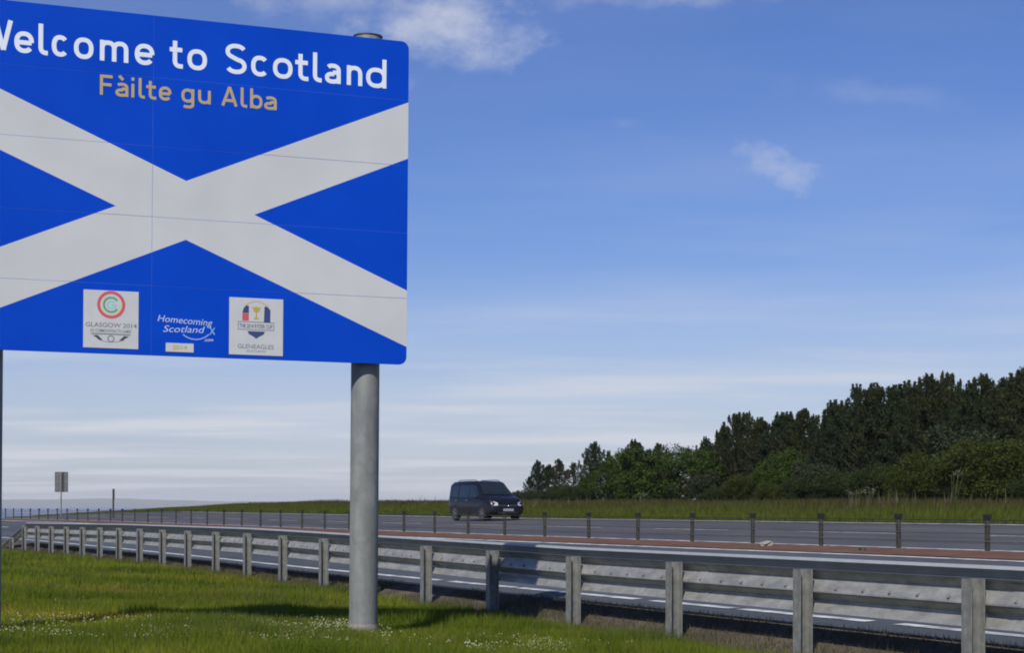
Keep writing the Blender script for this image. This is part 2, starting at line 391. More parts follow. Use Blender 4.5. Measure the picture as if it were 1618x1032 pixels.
def marking(name, linefn, width, a0, a1, lift, dashes=None):
    mb = MB()
    spans = [(a0, a1)] if dashes is None else []
    if dashes == 'irregular':  # random gaps break up the nearer stretch, solid line beyond
        spans = []; a = a0; rr = random.Random(4)
        while a < 24:
            d = rr.uniform(.8, 2.6); spans.append((a, a+d)); a += d+rr.uniform(.12, .5)
        spans.append((a, a1)); dashes = None
    if dashes:
        a = a0
        while a < a1: spans.append((a, min(a1, a+dashes[0]))); a += dashes[0]+dashes[1]
    for s0, s1 in spans:
        n = max(2, int((s1-s0)/2)+1); aa = np.linspace(s0, s1, n); vs = []
        for a in aa:
            b = float(linefn(a))
            for q in (b-width/2, b+width/2):
                x, y = from_ab(a, q); vs.append((x, y, ground_z(x, y)+lift))
        mb.add(vs, [(2*i, 2*i+1, 2*i+3, 2*i+2) for i in range(n-1)])
    o = mb.build(name, M['paint']); o['kind'] = 'structure'; return o
marking('edge_line', lambda a: edge_near(a)[0]+.62, .15, -10, 150, .028, 'irregular')
marking('lane_line', lambda a: edge_near(a)[0]+4.2, .12, -10, 150, .028, (2, 7))
marking('edge_line', lambda a: med(a)[0]-2.3, .16, -10, 190, .028)
marking('edge_line', lambda a: med(a)[0]+.52, .18, -10, 190, .028)
marking('lane_line', lambda a: med(a)[0]+5.6, .13, 5, 190, .028, (4, 3.2))
marking('edge_line', lambda a: edge_far(a)[0]-.55, .18, -10, 190, .028)

# sea and the far coast
mb = MB(); S = 15500
mb.add([(-S, 900, EYE-25), (S, 900, EYE-25), (S, S, EYE-25), (-S, S, EYE-25)], [(0, 1, 2, 3)])
mb.build('sea', M['sea'])['kind'] = 'structure'
mb = MB(); n = 160; vs = []; fs = []
for i in range(n+1):
    x = -9000+18000*i/n; px = HX+F*x/13500
    h = np.interp(px, [-900, -200, 0, 60, 120, 200, 250, 330, 420, 700, 1700], [20, 22, 24, 25, 30, 34, 24, 14, 10, 6, 4])
    h += 1.6*math.sin(px*.05)+1.0*math.sin(px*.13+1)
    y0 = 13500
    for dy, hh in ((-900, -26), (-420, h*.55-10), (0, h), (500, h*.8), (1500, -26)):
        vs.append((x, y0+dy, EYE+hh))
for i in range(n):
    for k in range(4): fs.append((i*5+k, (i+1)*5+k, (i+1)*5+k+1, i*5+k+1))
mb.add(vs, fs); mb.build('distant_hills', M['hill'], smooth=True)['kind'] = 'structure'

# ------------------------------------------------------------------ the big sign
R0 = Vector((-1.038, 17.5, EYE+1.359))
e = Vector((3.622, 1.36, -0.031)).normalized()          # along the board, to the viewer's right
up = Vector((0, 0, 1)); up = (up - e*up.dot(e)).normalized(); nrm = up.cross(e)  # points away from the camera
nrm = -nrm if nrm.y < 0 else nrm
HB = 3.19; CX_PX, CY_PX = 293, 333
def px2board(px, py):
    d = Vector(((px-HX)/F, 1, -(py-HY)/F)); o = Vector((0, 0, EYE))
    t = (R0-o).dot(nrm)/d.dot(nrm); p = o+d*t-R0
    return p.dot(e), p.dot(up)
ccx, ccz = px2board(CX_PX, CY_PX)
origin = R0 + e*ccx; origin.z = 0
gz = ground_z(origin.x, origin.y)
sign = bpy.data.objects.new('welcome_sign', None); link(sign)
rot = Matrix((e, nrm, up)).transposed()
base0 = R0 + e*ccx - up*((R0.z + (e*ccx).z) - gz)
sign.matrix_world = Matrix.Translation(base0) @ rot.to_4x4()
tag(sign, 'large blue welcome sign with a white saltire on two round steel posts', 'road sign')
def B(px, py):     # photo pixel -> sign-local (x, z)
    u, v = px2board(px, py); h0 = (R0 + e*ccx - base0).dot(up)
    return u-ccx, v+h0
zb0 = B(643, 577)[1]-.0; zt0 = zb0+HB; xr = B(643, 300)[0]; xl = -xr-.02
print('sign', 'xr', xr, 'zb', zb0, 'gz', gz, 'base', base0)
# saltire from its measured corners
cz = B(293, 333)[1]
su = (B(643, 207)[1]-cz)/(B(643, 207)[0]); sdn = -(B(643, 505)[1]-cz)/(B(643, 505)[0])
wv = abs(B(293, 287)[1]-B(293, 380)[1])/2
face_mat = sign_face_material(0.0, cz, xr, su, sdn, wv, wv)
TH = 0.030
rowz = [zb0] + [B(300, y)[1] for y in (455, 347, 236, 128)] + [zt0]
seam_x = B(240, 300)[0]
def round_corners(x0, x1, z0, z1, r, which):
    pts = []
    for (cx_, cz_, a0, key) in ((x1-r, z1-r, 0, 'tr'), (x0+r, z1-r, 90, 'tl'), (x0+r, z0+r, 180, 'bl'), (x1-r, z0+r, 270, 'br')):
        if key in which:
            for k in range(7):
                a = math.radians(a0+15*k); pts.append((cx_+r*math.cos(a), cz_+r*math.sin(a)))
        else:
            pts.append({'tr': (x1, z1), 'tl': (x0, z1), 'bl': (x0, z0), 'br': (x1, z0)}[key])
    return pts
gp = 0.003
for i in range(5):
    for j, (x0, x1) in enumerate(((xl, seam_x-gp/2), (seam_x+gp/2, xr))):
        z0, z1 = rowz[i]+(gp/2 if i else 0), rowz[i+1]-(gp/2 if i < 4 else 0)
        wh = []
        if i == 0: wh.append('bl' if j == 0 else 'br')
        if i == 4: wh.append('tl' if j == 0 else 'tr')
        p = MB(); p.prism(round_corners(x0, x1, z0, z1, .075, wh), -TH+.002*((i+j) % 2)*.5, 0)
        p.build('panel', face_mat, sign, bevel=0.0006)
bk = MB(); bk.prism(round_corners(xl+.003, xr-.003, zb0+.003, zt0-.003, .072, ('tr', 'tl', 'bl', 'br')), -.0285, .006)
bk.build('backing_sheet', mat('board_backing', (0.035, 0.10, 0.45), .6, var=.1), sign)
rl = MB()
for i, zq in enumerate(np.linspace(zb0+.16, zt0-.16, 7)):
    q = MB(); q.box(xl+.12, xr-.12, .006, .050, zq-.03, zq+.03); q.build('rail', M['galv'], sign)
PR = 0.141
post_px = B(577, 700)[0]; lpost_px = B(-19, 700)[0]
for pxx in (lpost_px, post_px+.05):
    q = MB(); nseg = 40; yc = .052+PR
    top_z = zt0+.06
    q.tube([(pxx, yc, -.3), (pxx, yc, top_z)], PR, nseg)
    p = q.build('post', M['galv_post'], sign, smooth=True)
    c = MB(); c.tube([(pxx, yc, top_z), (pxx, yc, top_z+.012), (pxx, yc, top_z+.02)], [PR+.006, PR+.006, PR*.8], nseg)
    c.build('cap', M['dark_steel'], p, smooth=True)
    c = MB(); c.tube([(pxx, yc, -.06), (pxx, yc, .045)], [PR+.012, PR+.004], nseg)
    c.build('collar', M['concrete'], p, smooth=True)
    for zq in np.linspace(zb0+.16, zt0-.16, 7):
        c = MB()
        ang = [math.radians(t) for t in range(-90, 271, 15)]
        ri, ro = PR+.001, PR+.008
        vs = [(pxx+r*math.cos(t), yc+r*math.sin(t), zq+dz) for dz in (-.02, .02) for r in (ri, ro) for t in ang]
        nA = len(ang)
        fs = []
        for k in range(nA-1):
            fs += [(k, k+1, nA+k+1, nA+k), (2*nA+k, 3*nA+k, 3*nA+k+1, 2*nA+k+1), (nA+k, nA+k+1, 3*nA+k+1, 3*nA+k)]
        c.add(vs, fs); c.build('clamp', M['galv'], sign)

def text_part(name, body, target, m, parent, y=-.0325, thick=.0008, spacing=1.0, bold=0.0, shear=0.0, split=False):
    """flat lettering; target = (x0, z_baseline_left, x1, cap_height, z_baseline_right)"""
    cu = bpy.data.curves.new(name, 'FONT'); cu.body = body; cu.size = 1; cu.extrude = 0
    cu.space_character = spacing; cu.offset = bold; cu.shear = shear; cu.resolution_u = 4
    t = bpy.data.objects.new(name+'_curve', cu); sc.collection.objects.link(t)
    bpy.context.view_layer.update()
    dg = bpy.context.evaluated_depsgraph_get()
    me = bpy.data.meshes.new_from_object(t.evaluated_get(dg))
    bpy.data.objects.remove(t); bpy.data.curves.remove(cu)
    x0, zl_, x1, cap, zr_ = target
    co = np.array([v.co for v in me.vertices]); capref = 0.70
    mn, mx_ = co[:, 0].min(), co[:, 0].max(); sx = (x1-x0)/(mx_-mn); sz = cap/capref
    for v in me.vertices:
        fx = (v.co.x-mn)/(mx_-mn); xx = x0+(v.co.x-mn)*sx; zz_ = zl_+(zr_-zl_)*fx+v.co.y*sz
        v.co = (xx, y, zz_)
    me.materials.clear(); me.materials.append(m)
    me.name = name
    if not split: return link(bpy.data.objects.new(name, me), parent)
    # one part per letter: connected pieces whose x ranges overlap (dots and accents stay with their letter)
    nv = len(me.vertices); par = list(range(nv))
    def find(i):
        while par[i] != i: par[i] = par[par[i]]; i = par[i]
        return i
    for ed in me.edges:
        a_, b_ = find(ed.vertices[0]), find(ed.vertices[1])
        if a_ != b_: par[a_] = b_
    isl = {}
    for p_ in me.polygons: isl.setdefault(find(p_.vertices[0]), []).append(p_)
    items = []
    for ps in isl.values():
        xs_ = [me.vertices[i].co.x for p_ in ps for i in p_.vertices]; items.append([min(xs_), max(xs_), list(ps)])
    items.sort(key=lambda t_: t_[0]); mg = []
    for it in items:
        if mg and it[0] < mg[-1][1]-.3*min(it[1]-it[0], mg[-1][1]-mg[-1][0]): mg[-1][1] = max(mg[-1][1], it[1]); mg[-1][2] += it[2]
        else: mg.append(it)
    for it in mg:
        ids = {}; fs = []
        for p_ in it[2]: fs.append(tuple(ids.setdefault(i, len(ids)) for i in p_.vertices))
        q = MB(); q.add([tuple(me.vertices[i].co) for i in ids], fs); q.build('letter', m, parent)
# headline lettering

XH = .68; ST = .148
def arc(cx_, cz2, rx, rz, a0, a1, n=18, p=2.35):
    o = []
    for k in range(n+1):
        t = math.radians(a0+(a1-a0)*k/n); c, s2 = math.cos(t), math.sin(t)
        o.append((cx_+rx*math.copysign(abs(c)**(2/p), c), cz2+rz*math.copysign(abs(s2)**(2/p), s2)))
    return o
def glyph(ch, w_):
    """centre lines of a letter in a cell w_ wide, cap height 1"""
    h = ST/2; l, r = h, w_-h; m = w_/2; rx = m-h; rz = XH/2-h+.012; zc = XH/2; b = h-.012
    if ch == 'o': return [arc(m, zc, rx, rz, 0, 360, 32)]
    if ch == 'c': return [arc(m, zc, rx, rz, 42, 318, 26)]
    if ch == 'e': return [arc(m, zc, rx, rz, 0, 322, 28), [(l+.03, zc-.01), (r, zc-.01)]]
    if ch == 'l': return [[(l, 1.0), (l, .26)] + arc(l+.17, .25, .17, .25-b, 180, 270, 8) + [(w_, b)]]
    if ch == 't': return [[(w_*.40, .90), (w_*.40, .26)] + arc(w_*.40+.17, .25, .17, .25-b, 180, 270, 8) + [(w_, b)], [(0, XH-h), (w_*.95, XH-h)]]
    if ch == 'm':
        q1 = (w_-ST)/2
        return [[(l, 0), (l, XH)]] + [[(l+q1*k, XH*.5)] + arc(l+q1*(k+.5), XH*.60, q1/2, XH*.40-h, 180, 0, 14) + [(l+q1*(k+1), 0)] for k in (0, 1)]
    if ch == 'n': return [[(l, 0), (l, XH)], [(l, XH*.5)] + arc(m, XH*.56, rx, XH*.44-h, 180, 0, 14) + [(r, 0)]]
    if ch == 'u': return [[(r, 0), (r, XH)], [(l, XH)] + arc(m, XH*.42, rx, XH*.42-b, 180, 360, 14)]
    if ch == 'd': return [arc(m, zc, rx, rz, 0, 360, 32), [(r, 0), (r, 1.0)]]
    if ch == 'b': return [arc(m, zc, rx, rz, 0, 360, 32), [(l, 0), (l, 1.0)]]
    if ch == 'g': return [arc(m, zc, rx, rz, 0, 360, 32), [(r, XH), (r, -.08)] + arc(m, -.10, rx, .20-h, 0, -140, 12)]
    if ch in 'aà':
        g_ = [arc(m-.01, XH*.28, rx-.01, XH*.28-b, 75, 330, 20) + [], [(r, 0), (r, XH*.62)] + arc(m, XH*.64, rx, XH*.36-h, 0, 140, 12), [(m, XH*.58-.02), (r, XH*.56)]]
        if ch == 'à': g_.append([(m-.14, 1.02), (m+.06, .82)])
        return g_
    if ch == 'i': return [[(m, 0), (m, XH)], [(m, .83), (m, .99)]]
    if ch == 'S': return [arc(m, .74, rx, .26-h+.01, 25, 250, 22, 2.2)[:-1] + arc(m, .27, rx, .27-h+.01, 80, -155, 24, 2.2)]
    if ch == 'W': return [[(h*.8, 1), (w_*.28, .03)], [(w_*.28, .03), (w_*.5, .88)], [(w_*.5, .88), (w_*.72, .03)], [(w_*.72, .03), (w_-h*.8, 1)]]
    if ch == 'F': return [[(l, 0), (l, 1)], [(l, 1-h), (w_, 1-h)], [(l, .52), (w_*.92, .52)]]
    if ch == 'A': return [[(h*.8, 0), (m, .97)], [(m, .97), (w_-h*.8, 0)], [(w_*.2, .28), (w_*.8, .28)]]
    return []
def letter(ch, xa, xb, z0, z1, cap, m, parent, y=-.0318):
    """xa..xb is the letter's width on the board, z0 / z1 baseline at each end"""
    w_ = (xb-xa)/cap; q = MB()
    for si, path in enumerate(glyph(ch, w_)):
        pts = [path[0]]
        for p_ in path[1:]:
            if math.hypot(p_[0]-pts[-1][0], p_[1]-pts[-1][1]) > 1e-4: pts.append(p_)
        closed = math.hypot(pts[0][0]-pts[-1][0], pts[0][1]-pts[-1][1]) < 1e-3
        if closed: pts = pts[:-1]
        n_ = len(pts); vs = []
        for i in range(n_):
            a_ = pts[i-1] if (i or closed) else pts[0]; c_ = pts[(i+1) % n_] if (i < n_-1 or closed) else pts[-1]
            dx, dz = c_[0]-a_[0], c_[1]-a_[1]; dl = math.hypot(dx, dz) or 1; nx, nz = -dz/dl, dx/dl
            for sg in (-1, 1):
                u = pts[i][0]+nx*sg*ST/2; v = pts[i][1]+nz*sg*ST/2
                vs.append((xa+u*cap, y-.0002*si, z0+(z1-z0)*u/w_+v*cap))
        fs = [(2*i, 2*i+1, 2*((i+1) % n_)+1, 2*((i+1) % n_)) for i in range(n_ if closed else n_-1)]
        q.add(vs, fs)
    return q.build('letter', m, parent)
def line_of(txt, spans, ref, cap_px, m):
    (rx0, ry0), (rx1, ry1) = ref
    a_ = B(rx0, ry0); b_ = B(rx1, ry1); f = lambda x: a_[1]+(b_[1]-a_[1])*(x-a_[0])/(b_[0]-a_[0])
    c0 = (B(cap_px[0], cap_px[2])[1]-B(cap_px[0], cap_px[1])[1])
    for ch, (pa, pb) in zip(txt, spans):
        yb = ry0+(ry1-ry0)*(pa-rx0)/(rx1-rx0); xa, xb = B(pa, yb)[0], B(pb, yb)[0]
        letter(ch, xa, xb, f(xa), f(xb), c0, m, sign)
line_of('WelcometoScotland', [(-32, 19), (22, 53), (60, 75), (81, 108), (116, 147), (157, 202), (212, 243), (267, 288), (295, 326), (355, 388.5), (395.5, 423.5), (430, 461), (465, 486), (493, 507), (512, 537), (546.5, 571), (577, 609)],
        ((37, 84.0), (590, 138.8)), (371, 117.4, 70.6), M['text_white'])
line_of('FàiltegguAlba'.replace('gg', 'g'), [(157, 177), (181.5, 202), (206, 212), (218, 228), (230, 246), (250, 270), (285.5, 306), (312, 332), (349, 374), (379, 389.5), (394, 413.5), (416, 436)],
        ((167, 151), (426, 174)), (167, 151, 119), M['text_gold'])
# left emblem plate
def plate(px0, py0, px1, py1, name):
    a = B(px0, (py0+py1)/2); b = B(px1, (py0+py1)/2)
    cxm = (px0+px1)/2; t = B(cxm, py0)[1]; bt = B(cxm, py1)[1]
    q = MB(); q.box(a[0], b[0], -.0345, -.0302, bt, t); o = q.build(name, M['white_film'], sign, bevel=.001)
    return o, a[0], b[0], bt, t
def ring(mb, cx_, cz_, r0, r1, y, a0=0, a1=360, n=36, sz=1.0):
    ks = np.linspace(math.radians(a0), math.radians(a1), n+1)
    vs = []
    for t in ks: vs += [(cx_+r0*math.cos(t), y, cz_+r0*math.sin(t)*sz), (cx_+r1*math.cos(t), y, cz_+r1*math.sin(t)*sz)]
    mb.add(vs, [(2*i, 2*i+1, 2*i+3, 2*i+2) for i in range(n)])
def flat(mb, pts, y): mb.add([(x, y, z) for x, z in pts], [tuple(range(len(pts)))])
pl, ax0, ax1, az0, az1 = plate(131, 460, 218, 551, 'emblem_plate')
W_, H_ = ax1-ax0, az1-az0; acx = (ax0+ax1)/2; yy = -.0352
A_ = lambda u, v: (ax0+u*W_, az0+v*H_)
ccx_, ccz_ = A_(.50, .755)
q = MB(); ring(q, ccx_, ccz_, .20*W_, .255*W_, yy, 0, 360); 
q.build('red_ring', M['ink_red'], pl)
q = MB(); ring(q, ccx_, ccz_, .168*W_, .19*W_, yy, 120, 400); q.build('yellow_ring', mat('pale_yellow_print', (.55, .52, .30), .5), pl)
q = MB(); ring(q, ccx_, ccz_, .115*W_, .150*W_, yy, 35, 325); q.build('green_ring', M['ink_green'], pl)
q = MB(); ring(q, ccx_, ccz_, .05*W_, .082*W_, yy, 40, 320)
q.box(ccx_-.0*W_, ccx_+.09*W_, yy-.0002, yy, ccz_-.018*W_, ccz_+.014*W_)
q.box(ccx_+.055*W_, ccx_+.09*W_, yy-.0004, yy-.0003, ccz_-.06*W_, ccz_+.0*W_); q.build('letter_g', M['ink_teal'], pl)
text_part('emblem_name', 'GLASGOW 2014', (A_(.04, 0)[0], A_(0, .365)[1], A_(.97, 0)[0], .075*H_, A_(0, .365)[1]), M['ink_grey'], pl, y=yy, bold=.01)
text_part('emblem_name', 'XX COMMONWEALTH GAMES', (A_(.12, 0)[0], A_(0, .275)[1], A_(.87, 0)[0], .055*H_, A_(0, .275)[1]), M['ink_grey'], pl, y=yy, bold=.012)
q = MB(); flat(q, [A_(.13, .235), A_(.87, .235), A_(.84, .255), A_(.15, .255)], yy)
q.build('ribbon', M['ink_grey'], pl)
q = MB(); flat(q, [A_(.17, .215), A_(.26, .222), A_(.35, .14), A_(.30, .14)], yy); q.build('ribbon', M['ink'], pl)
q = MB(); flat(q, [A_(.83, .215), A_(.74, .222), A_(.65, .14), A_(.70, .14)], yy)
q.build('ribbon', M['ink'], pl)
q = MB(); ring(q, A_(.5, .22)[0], A_(.5, .22)[1], .285*W_, .305*W_, yy, 215, 325, 14, .40); ring(q, A_(.5, .165)[0], A_(.5, .165)[1], .045*W_, .065*W_, yy, 0, 360, 16)
q.build('crest', M['ink_grey'], pl)
# right emblem plate
pl, ax0, ax1, az0, az1 = plate(361, 472, 446, 562, 'emblem_plate')
W_, H_ = ax1-ax0, az1-az0
q = MB(); flat(q, [A_(.24, .60), A_(.36, .60), A_(.36, .73), A_(.24, .73)], yy); q.build('flag', M['ink_red'], pl)
q = MB(); flat(q, [A_(.24, .735), A_(.36, .735), A_(.36, .86), A_(.31, .87), A_(.26, .81)], yy); q.build('flag', M['ink_blue'], pl)
q = MB(); flat(q, [A_(.64, .58), A_(.76, .58), A_(.76, .80), A_(.70, .86), A_(.65, .86)], yy); q.build('flag', M['ink_blue'], pl)
q = MB(); ring(q, A_(.5, .68)[0], A_(.5, .68)[1], .27*W_, .283*W_, yy, 35, 145, 16); q.build('arch', M['ink_yellow'], pl)
q = MB(); ring(q, A_(.5, .80)[0], A_(.5, .80)[1], .0, .055*W_, yy, 0, 360, 14)
flat(q, [A_(.42, .84), A_(.58, .84), A_(.545, .76), A_(.455, .76)], yy-.0003); flat(q, [A_(.49, .77), A_(.51, .77), A_(.515, .66), A_(.485, .66)], yy-.0001)
flat(q, [A_(.46, .66), A_(.54, .66), A_(.55, .63), A_(.45, .63)], yy-.0002)
q.build('trophy', M['ink_yellow'], pl)
q = MB()
for z0 in (.44, .575): flat(q, [A_(.16, z0), A_(.83, z0), A_(.83, z0+.012), A_(.16, z0+.012)], yy)
for x_ in (.16, .82): flat(q, [A_(x_, .45), A_(x_+.012, .45), A_(x_+.012, .575), A_(x_, .575)], yy-.0001)
q.build('banner_frame', M['ink_grey'], pl)
text_part('banner_lettering', 'THE 2014 RYDER CUP', (A_(.19, 0)[0], A_(0, .475)[1], A_(.80, 0)[0], .07*H_, A_(0, .475)[1]), M['ink_blue'], pl, y=yy, bold=.01)
q = MB(); flat(q, [A_(.34, .42), A_(.66, .42), A_(.64, .37), A_(.56, .33), A_(.50, .29), A_(.44, .33), A_(.36, .37)], yy); q.build('shield', M['ink_blue'], pl)
text_part('venue_lettering', 'GLENEAGLES', (A_(.16, 0)[0], A_(0, .115)[1], A_(.83, 0)[0], .075*H_, A_(0, .115)[1]), M['ink_grey'], pl, y=yy, bold=.006)
text_part('venue_lettering', 'SCOTLAND', (A_(.32, 0)[0], A_(0, .055)[1], A_(.68, 0)[0], .035*H_, A_(0, .055)[1]), M['ink_grey'], pl, y=yy, bold=.006)
# middle script
a = B(248, 510); b_ = B(335, 513)
text_part('script_lettering', 'Homecoming', (a[0], B(248, 508)[1], b_[0], .062, B(335, 516)[1]), M['script'], sign, shear=.25, bold=.004)
text_part('script_lettering', 'Scotland', (B(261, 0)[0], B(261, 525)[1], B(327, 0)[0], .062, B(327, 527)[1]), M['script'], sign, shear=.25, bold=.004)
q = MB(); c_ = B(308, 512)
ring(q, c_[0], c_[1], .160, .172, -.0325, 225, 320, 20, .9); s0 = B(334, 524)
flat(q, [(s0[0]-.025, s0[1]-.03), (s0[0]-.015, s0[1]-.035), (s0[0]+.03, s0[1]+.035), (s0[0]+.02, s0[1]+.035)], -.0325)
flat(q, [(s0[0]-.02, s0[1]+.03), (s0[0]-.012, s0[1]+.035), (s0[0]+.03, s0[1]-.03), (s0[0]+.02, s0[1]-.035)], -.0327)
q.build('flourish', mat('light_blue_print', (.22, .38, .68), .5), sign)
text_part('tiny_lettering', '.com', (B(326, 0)[0], B(326, 540)[1], B(340, 0)[0], .03, B(340, 540)[1]), M['text_white'], sign)
pl, ax0, ax1, az0, az1 = plate(261, 543, 305, 557, 'small_plate'); W_, H_ = ax1-ax0, az1-az0
text_part('date_lettering', '2014', (A_(.24, 0)[0], A_(0, .28)[1], A_(.76, 0)[0], .45*H_, A_(0, .28)[1]), M['ink_yellow'], pl, y=-.0352, bold=.02)

for _m, _sc, _k in ((M['galv_post'], 13, .5), (M['galv'], 26, .7), (M['galv_rail'], 34, .25)):
    # second, finer zinc mottling and faint run-off streaks
    t = _m.node_tree; b = t.nodes['Principled BSDF']; src = b.inputs['Base Color'].links[0].from_socket
    c = t.nodes.new('ShaderNodeTexCoord'); vo = t.nodes.new('ShaderNodeTexVoronoi'); vo.inputs['Scale'].default_value = _sc
    t.links.new(c.outputs['Object'], vo.inputs['Vector'])
    mp2 = t.nodes.new('ShaderNodeMapping'); mp2.inputs['Scale'].default_value = (9, 9, .6); t.links.new(c.outputs['Object'], mp2.inputs[0])
    n2 = t.nodes.new('ShaderNodeTexNoise'); n2.inputs['Scale'].default_value = 2.0; n2.inputs['Detail'].default_value = 5; t.links.new(mp2.outputs[0], n2.inputs['Vector'])
    r1 = t.nodes.new('ShaderNodeMapRange'); r1.inputs['To Min'].default_value = 1-.2*_k; r1.inputs['To Max'].default_value = 1+.16*_k; t.links.new(vo.outputs['Color'], r1.inputs['Value'])
    r2 = t.nodes.new('ShaderNodeMapRange'); r2.inputs['From Min'].default_value = .3; r2.inputs['From Max'].default_value = .7
    r2.inputs['To Min'].default_value = 1-.28*_k; r2.inputs['To Max'].default_value = 1+.15*_k; t.links.new(n2.outputs[0], r2.inputs['Value'])
    m1 = t.nodes.new('ShaderNodeMath'); m1.operation = 'MULTIPLY'; t.links.new(r1.outputs[0], m1.inputs[0]); t.links.new(r2.outputs[0], m1.inputs[1])
    sc_ = t.nodes.new('ShaderNodeVectorMath'); sc_.operation = 'SCALE'; t.links.new(src, sc_.inputs[0]); t.links.new(m1.outputs[0], sc_.inputs['Scale'])
    t.links.new(sc_.outputs[0], b.inputs['Base Color'])

# ------------------------------------------------------------------ near safety barrier
SP = 2.4
def march(fn, Z0, step, n, back=0):
    """plan points at equal spacing along X = fn(Z)"""
    pts = []; Z = Z0
    for k in range(back):
        dz = .01; s = math.hypot(1, (fn(Z+dz)-fn(Z))/dz); Z -= step/s
    for k in range(n+back):
        pts.append((fn(Z), Z)); dz = .01
        s = math.hypot(1, (fn(Z+dz)-fn(Z))/dz); Z += step/s
    return pts
bp = march(bar_xy, 13.57, SP, 25, back=4)
def frame(pts, i):
    a = Vector(pts[max(0, i-1)]); b = Vector(pts[min(len(pts)-1, i+1)]); d = (b-a).normalized()
    return d, Vector((d.y, -d.x))         # along, across (towards the traffic)
barrier = empty('safety_barrier', (bp[0][0], bp[0][1], ground_z(*bp[0])))
tag(barrier, 'grey steel crash barrier with box beam and corrugated rail beside the mown grass', 'crash barrier')
BO = Vector(barrier.location)
def bar_top(i):
    Z = bp[i][1]
    return EYE + float(np.interp(Z, [5, 13.57, 20.2, 33, 44.4, 56, 62], [-.462, -.482, -.512, -.475, -.53, -.635, -.68]))
def sweep(mb, prof, path, closed=True):
    """prof: list of (across, z); path: list of (origin Vector3, across Vector2)"""
    n = len(prof); vs = []
    for o, nn in path:
        for (q, z) in prof: vs.append((o.x+nn.x*q, o.y+nn.y*q, o.z+z))
    fs = []
    m_ = n if closed else n-1
    for i in range(len(path)-1):
        for k in range(m_): fs.append((i*n+k, i*n+(k+1) % n, (i+1)*n+(k+1) % n, (i+1)*n+k))
    if closed: fs.append(tuple(range(n-1, -1, -1))); fs.append(tuple((len(path)-1)*n+k for k in range(n)))
    mb.add(vs, fs)
NP = 25                                  # posts in the full-height run
tops = [bar_top(i) for i in range(len(bp))]
zramp = {NP: tops[NP-1]-.40, NP-0: tops[NP-1]-.36}
def node(i, f=0.0):
    d, nn = frame(bp, i); o = Vector(bp[i]); z = tops[i]
    return Vector((o.x-BO.x, o.y-BO.y, z-BO.z)), nn
beam_prof = [(.190, -.100), (.128, -.024), (.134, -.012), (.152, 0), (.215, 0), (.228, -.012), (.228, -.088), (.215, -.100)]
C = .135
rail_prof = [(C+.006, -.1015), (C+.030, -.128), (C+.070, -.172), (C+.076, -.184), (C+.070, -.196), (C+.018, -.260), (C+.002, -.288), (C, -.302),
             (C+.012, -.318), (C+.072, -.362), (C+.080, -.380), (C+.075, -.400), (C+.025, -.452), (C+.010, -.476), (C+.006, -.482)]
back = [(q+.006, z) for q, z in reversed(rail_prof)]
rail_prof = rail_prof + back
zs_ = [1.0]*len(bp)
for i in range(0, NP-1, 2):
    j = min(i+2, NP-1)
    path = [node(k) for k in range(i, j+1)]
    # 4 mm gap at each joint
    d0 = (path[1][0]-path[0][0]).normalized()*.002; d1 = (path[-1][0]-path[-2][0]).normalized()*.002
    path = [(path[0][0]+d0, path[0][1])] + path[1:-1] + [(path[-1][0]-d1, path[-1][1])]
    q = MB(); sweep(q, beam_prof, path); q.build('top_beam', M['galv_beam'], barrier)
    q = MB(); sweep(q, rail_prof, path); q.build('corrugated_rail', M['galv_rail'], barrier)
# ramp down to the ground at the far end
p0, n0 = node(NP-1); p1_, n1 = node(NP+1)
zg = ground_z(bp[NP+1][0], bp[NP+1][1])
p1_ = Vector((p1_.x, p1_.y, zg+.16-BO.z)); pm, nm = node(NP); pm = Vector((pm.x, pm.y, (p0.z+p1_.z)/2))
q = MB(); sweep(q, [(a_, b*.6) for a_, b in rail_prof], [(p0, n0), (pm, nm), (p1_, n1)]); q.build('end_ramp', M['galv_rail'], barrier)
q = MB(); sweep(q, beam_prof, [(p0+Vector((0, 0, .0)), n0), (pm+Vector((0, 0, .03)), nm), (p1_+Vector((0, 0, .03)), n1)]); q.build('end_ramp', M['galv_beam'], barrier)
# posts: rolled I sections standing on the verge side
def post_mesh(h):
    q = MB(); w2 = .062; D = .128; t = .007
    q.box(-w2, w2, 0, t, -h-.25, -.1005)
    q.box(-w2, w2, D-t, D, -h-.25, -.1005)
    q.box(-t/2, t/2, t, D-t, -h-.25, -.1005)
    return q
post_cache = {}
for i in range(NP+1):
    (o, nn) = node(i)
    X, Y = bp[i]; gzp = ground_z(X, Y)
    ztop = tops[i]
    if i == NP: ztop = (BO.z+pm.z)+.0
    h = round(ztop-gzp, 1)+.05
    if h not in post_cache:
        ob = post_mesh(h).build('post', M['galv'], barrier, bevel=.002); post_cache[h] = ob.data
    else:
        ob = link(bpy.data.objects.new('post', post_cache[h]), barrier)
    ob.location = (o.x, o.y, ztop-BO.z)
    ob.rotation_euler = (0, 0, math.atan2(nn.y, nn.x)-math.pi/2 + random.uniform(-.02, .02))
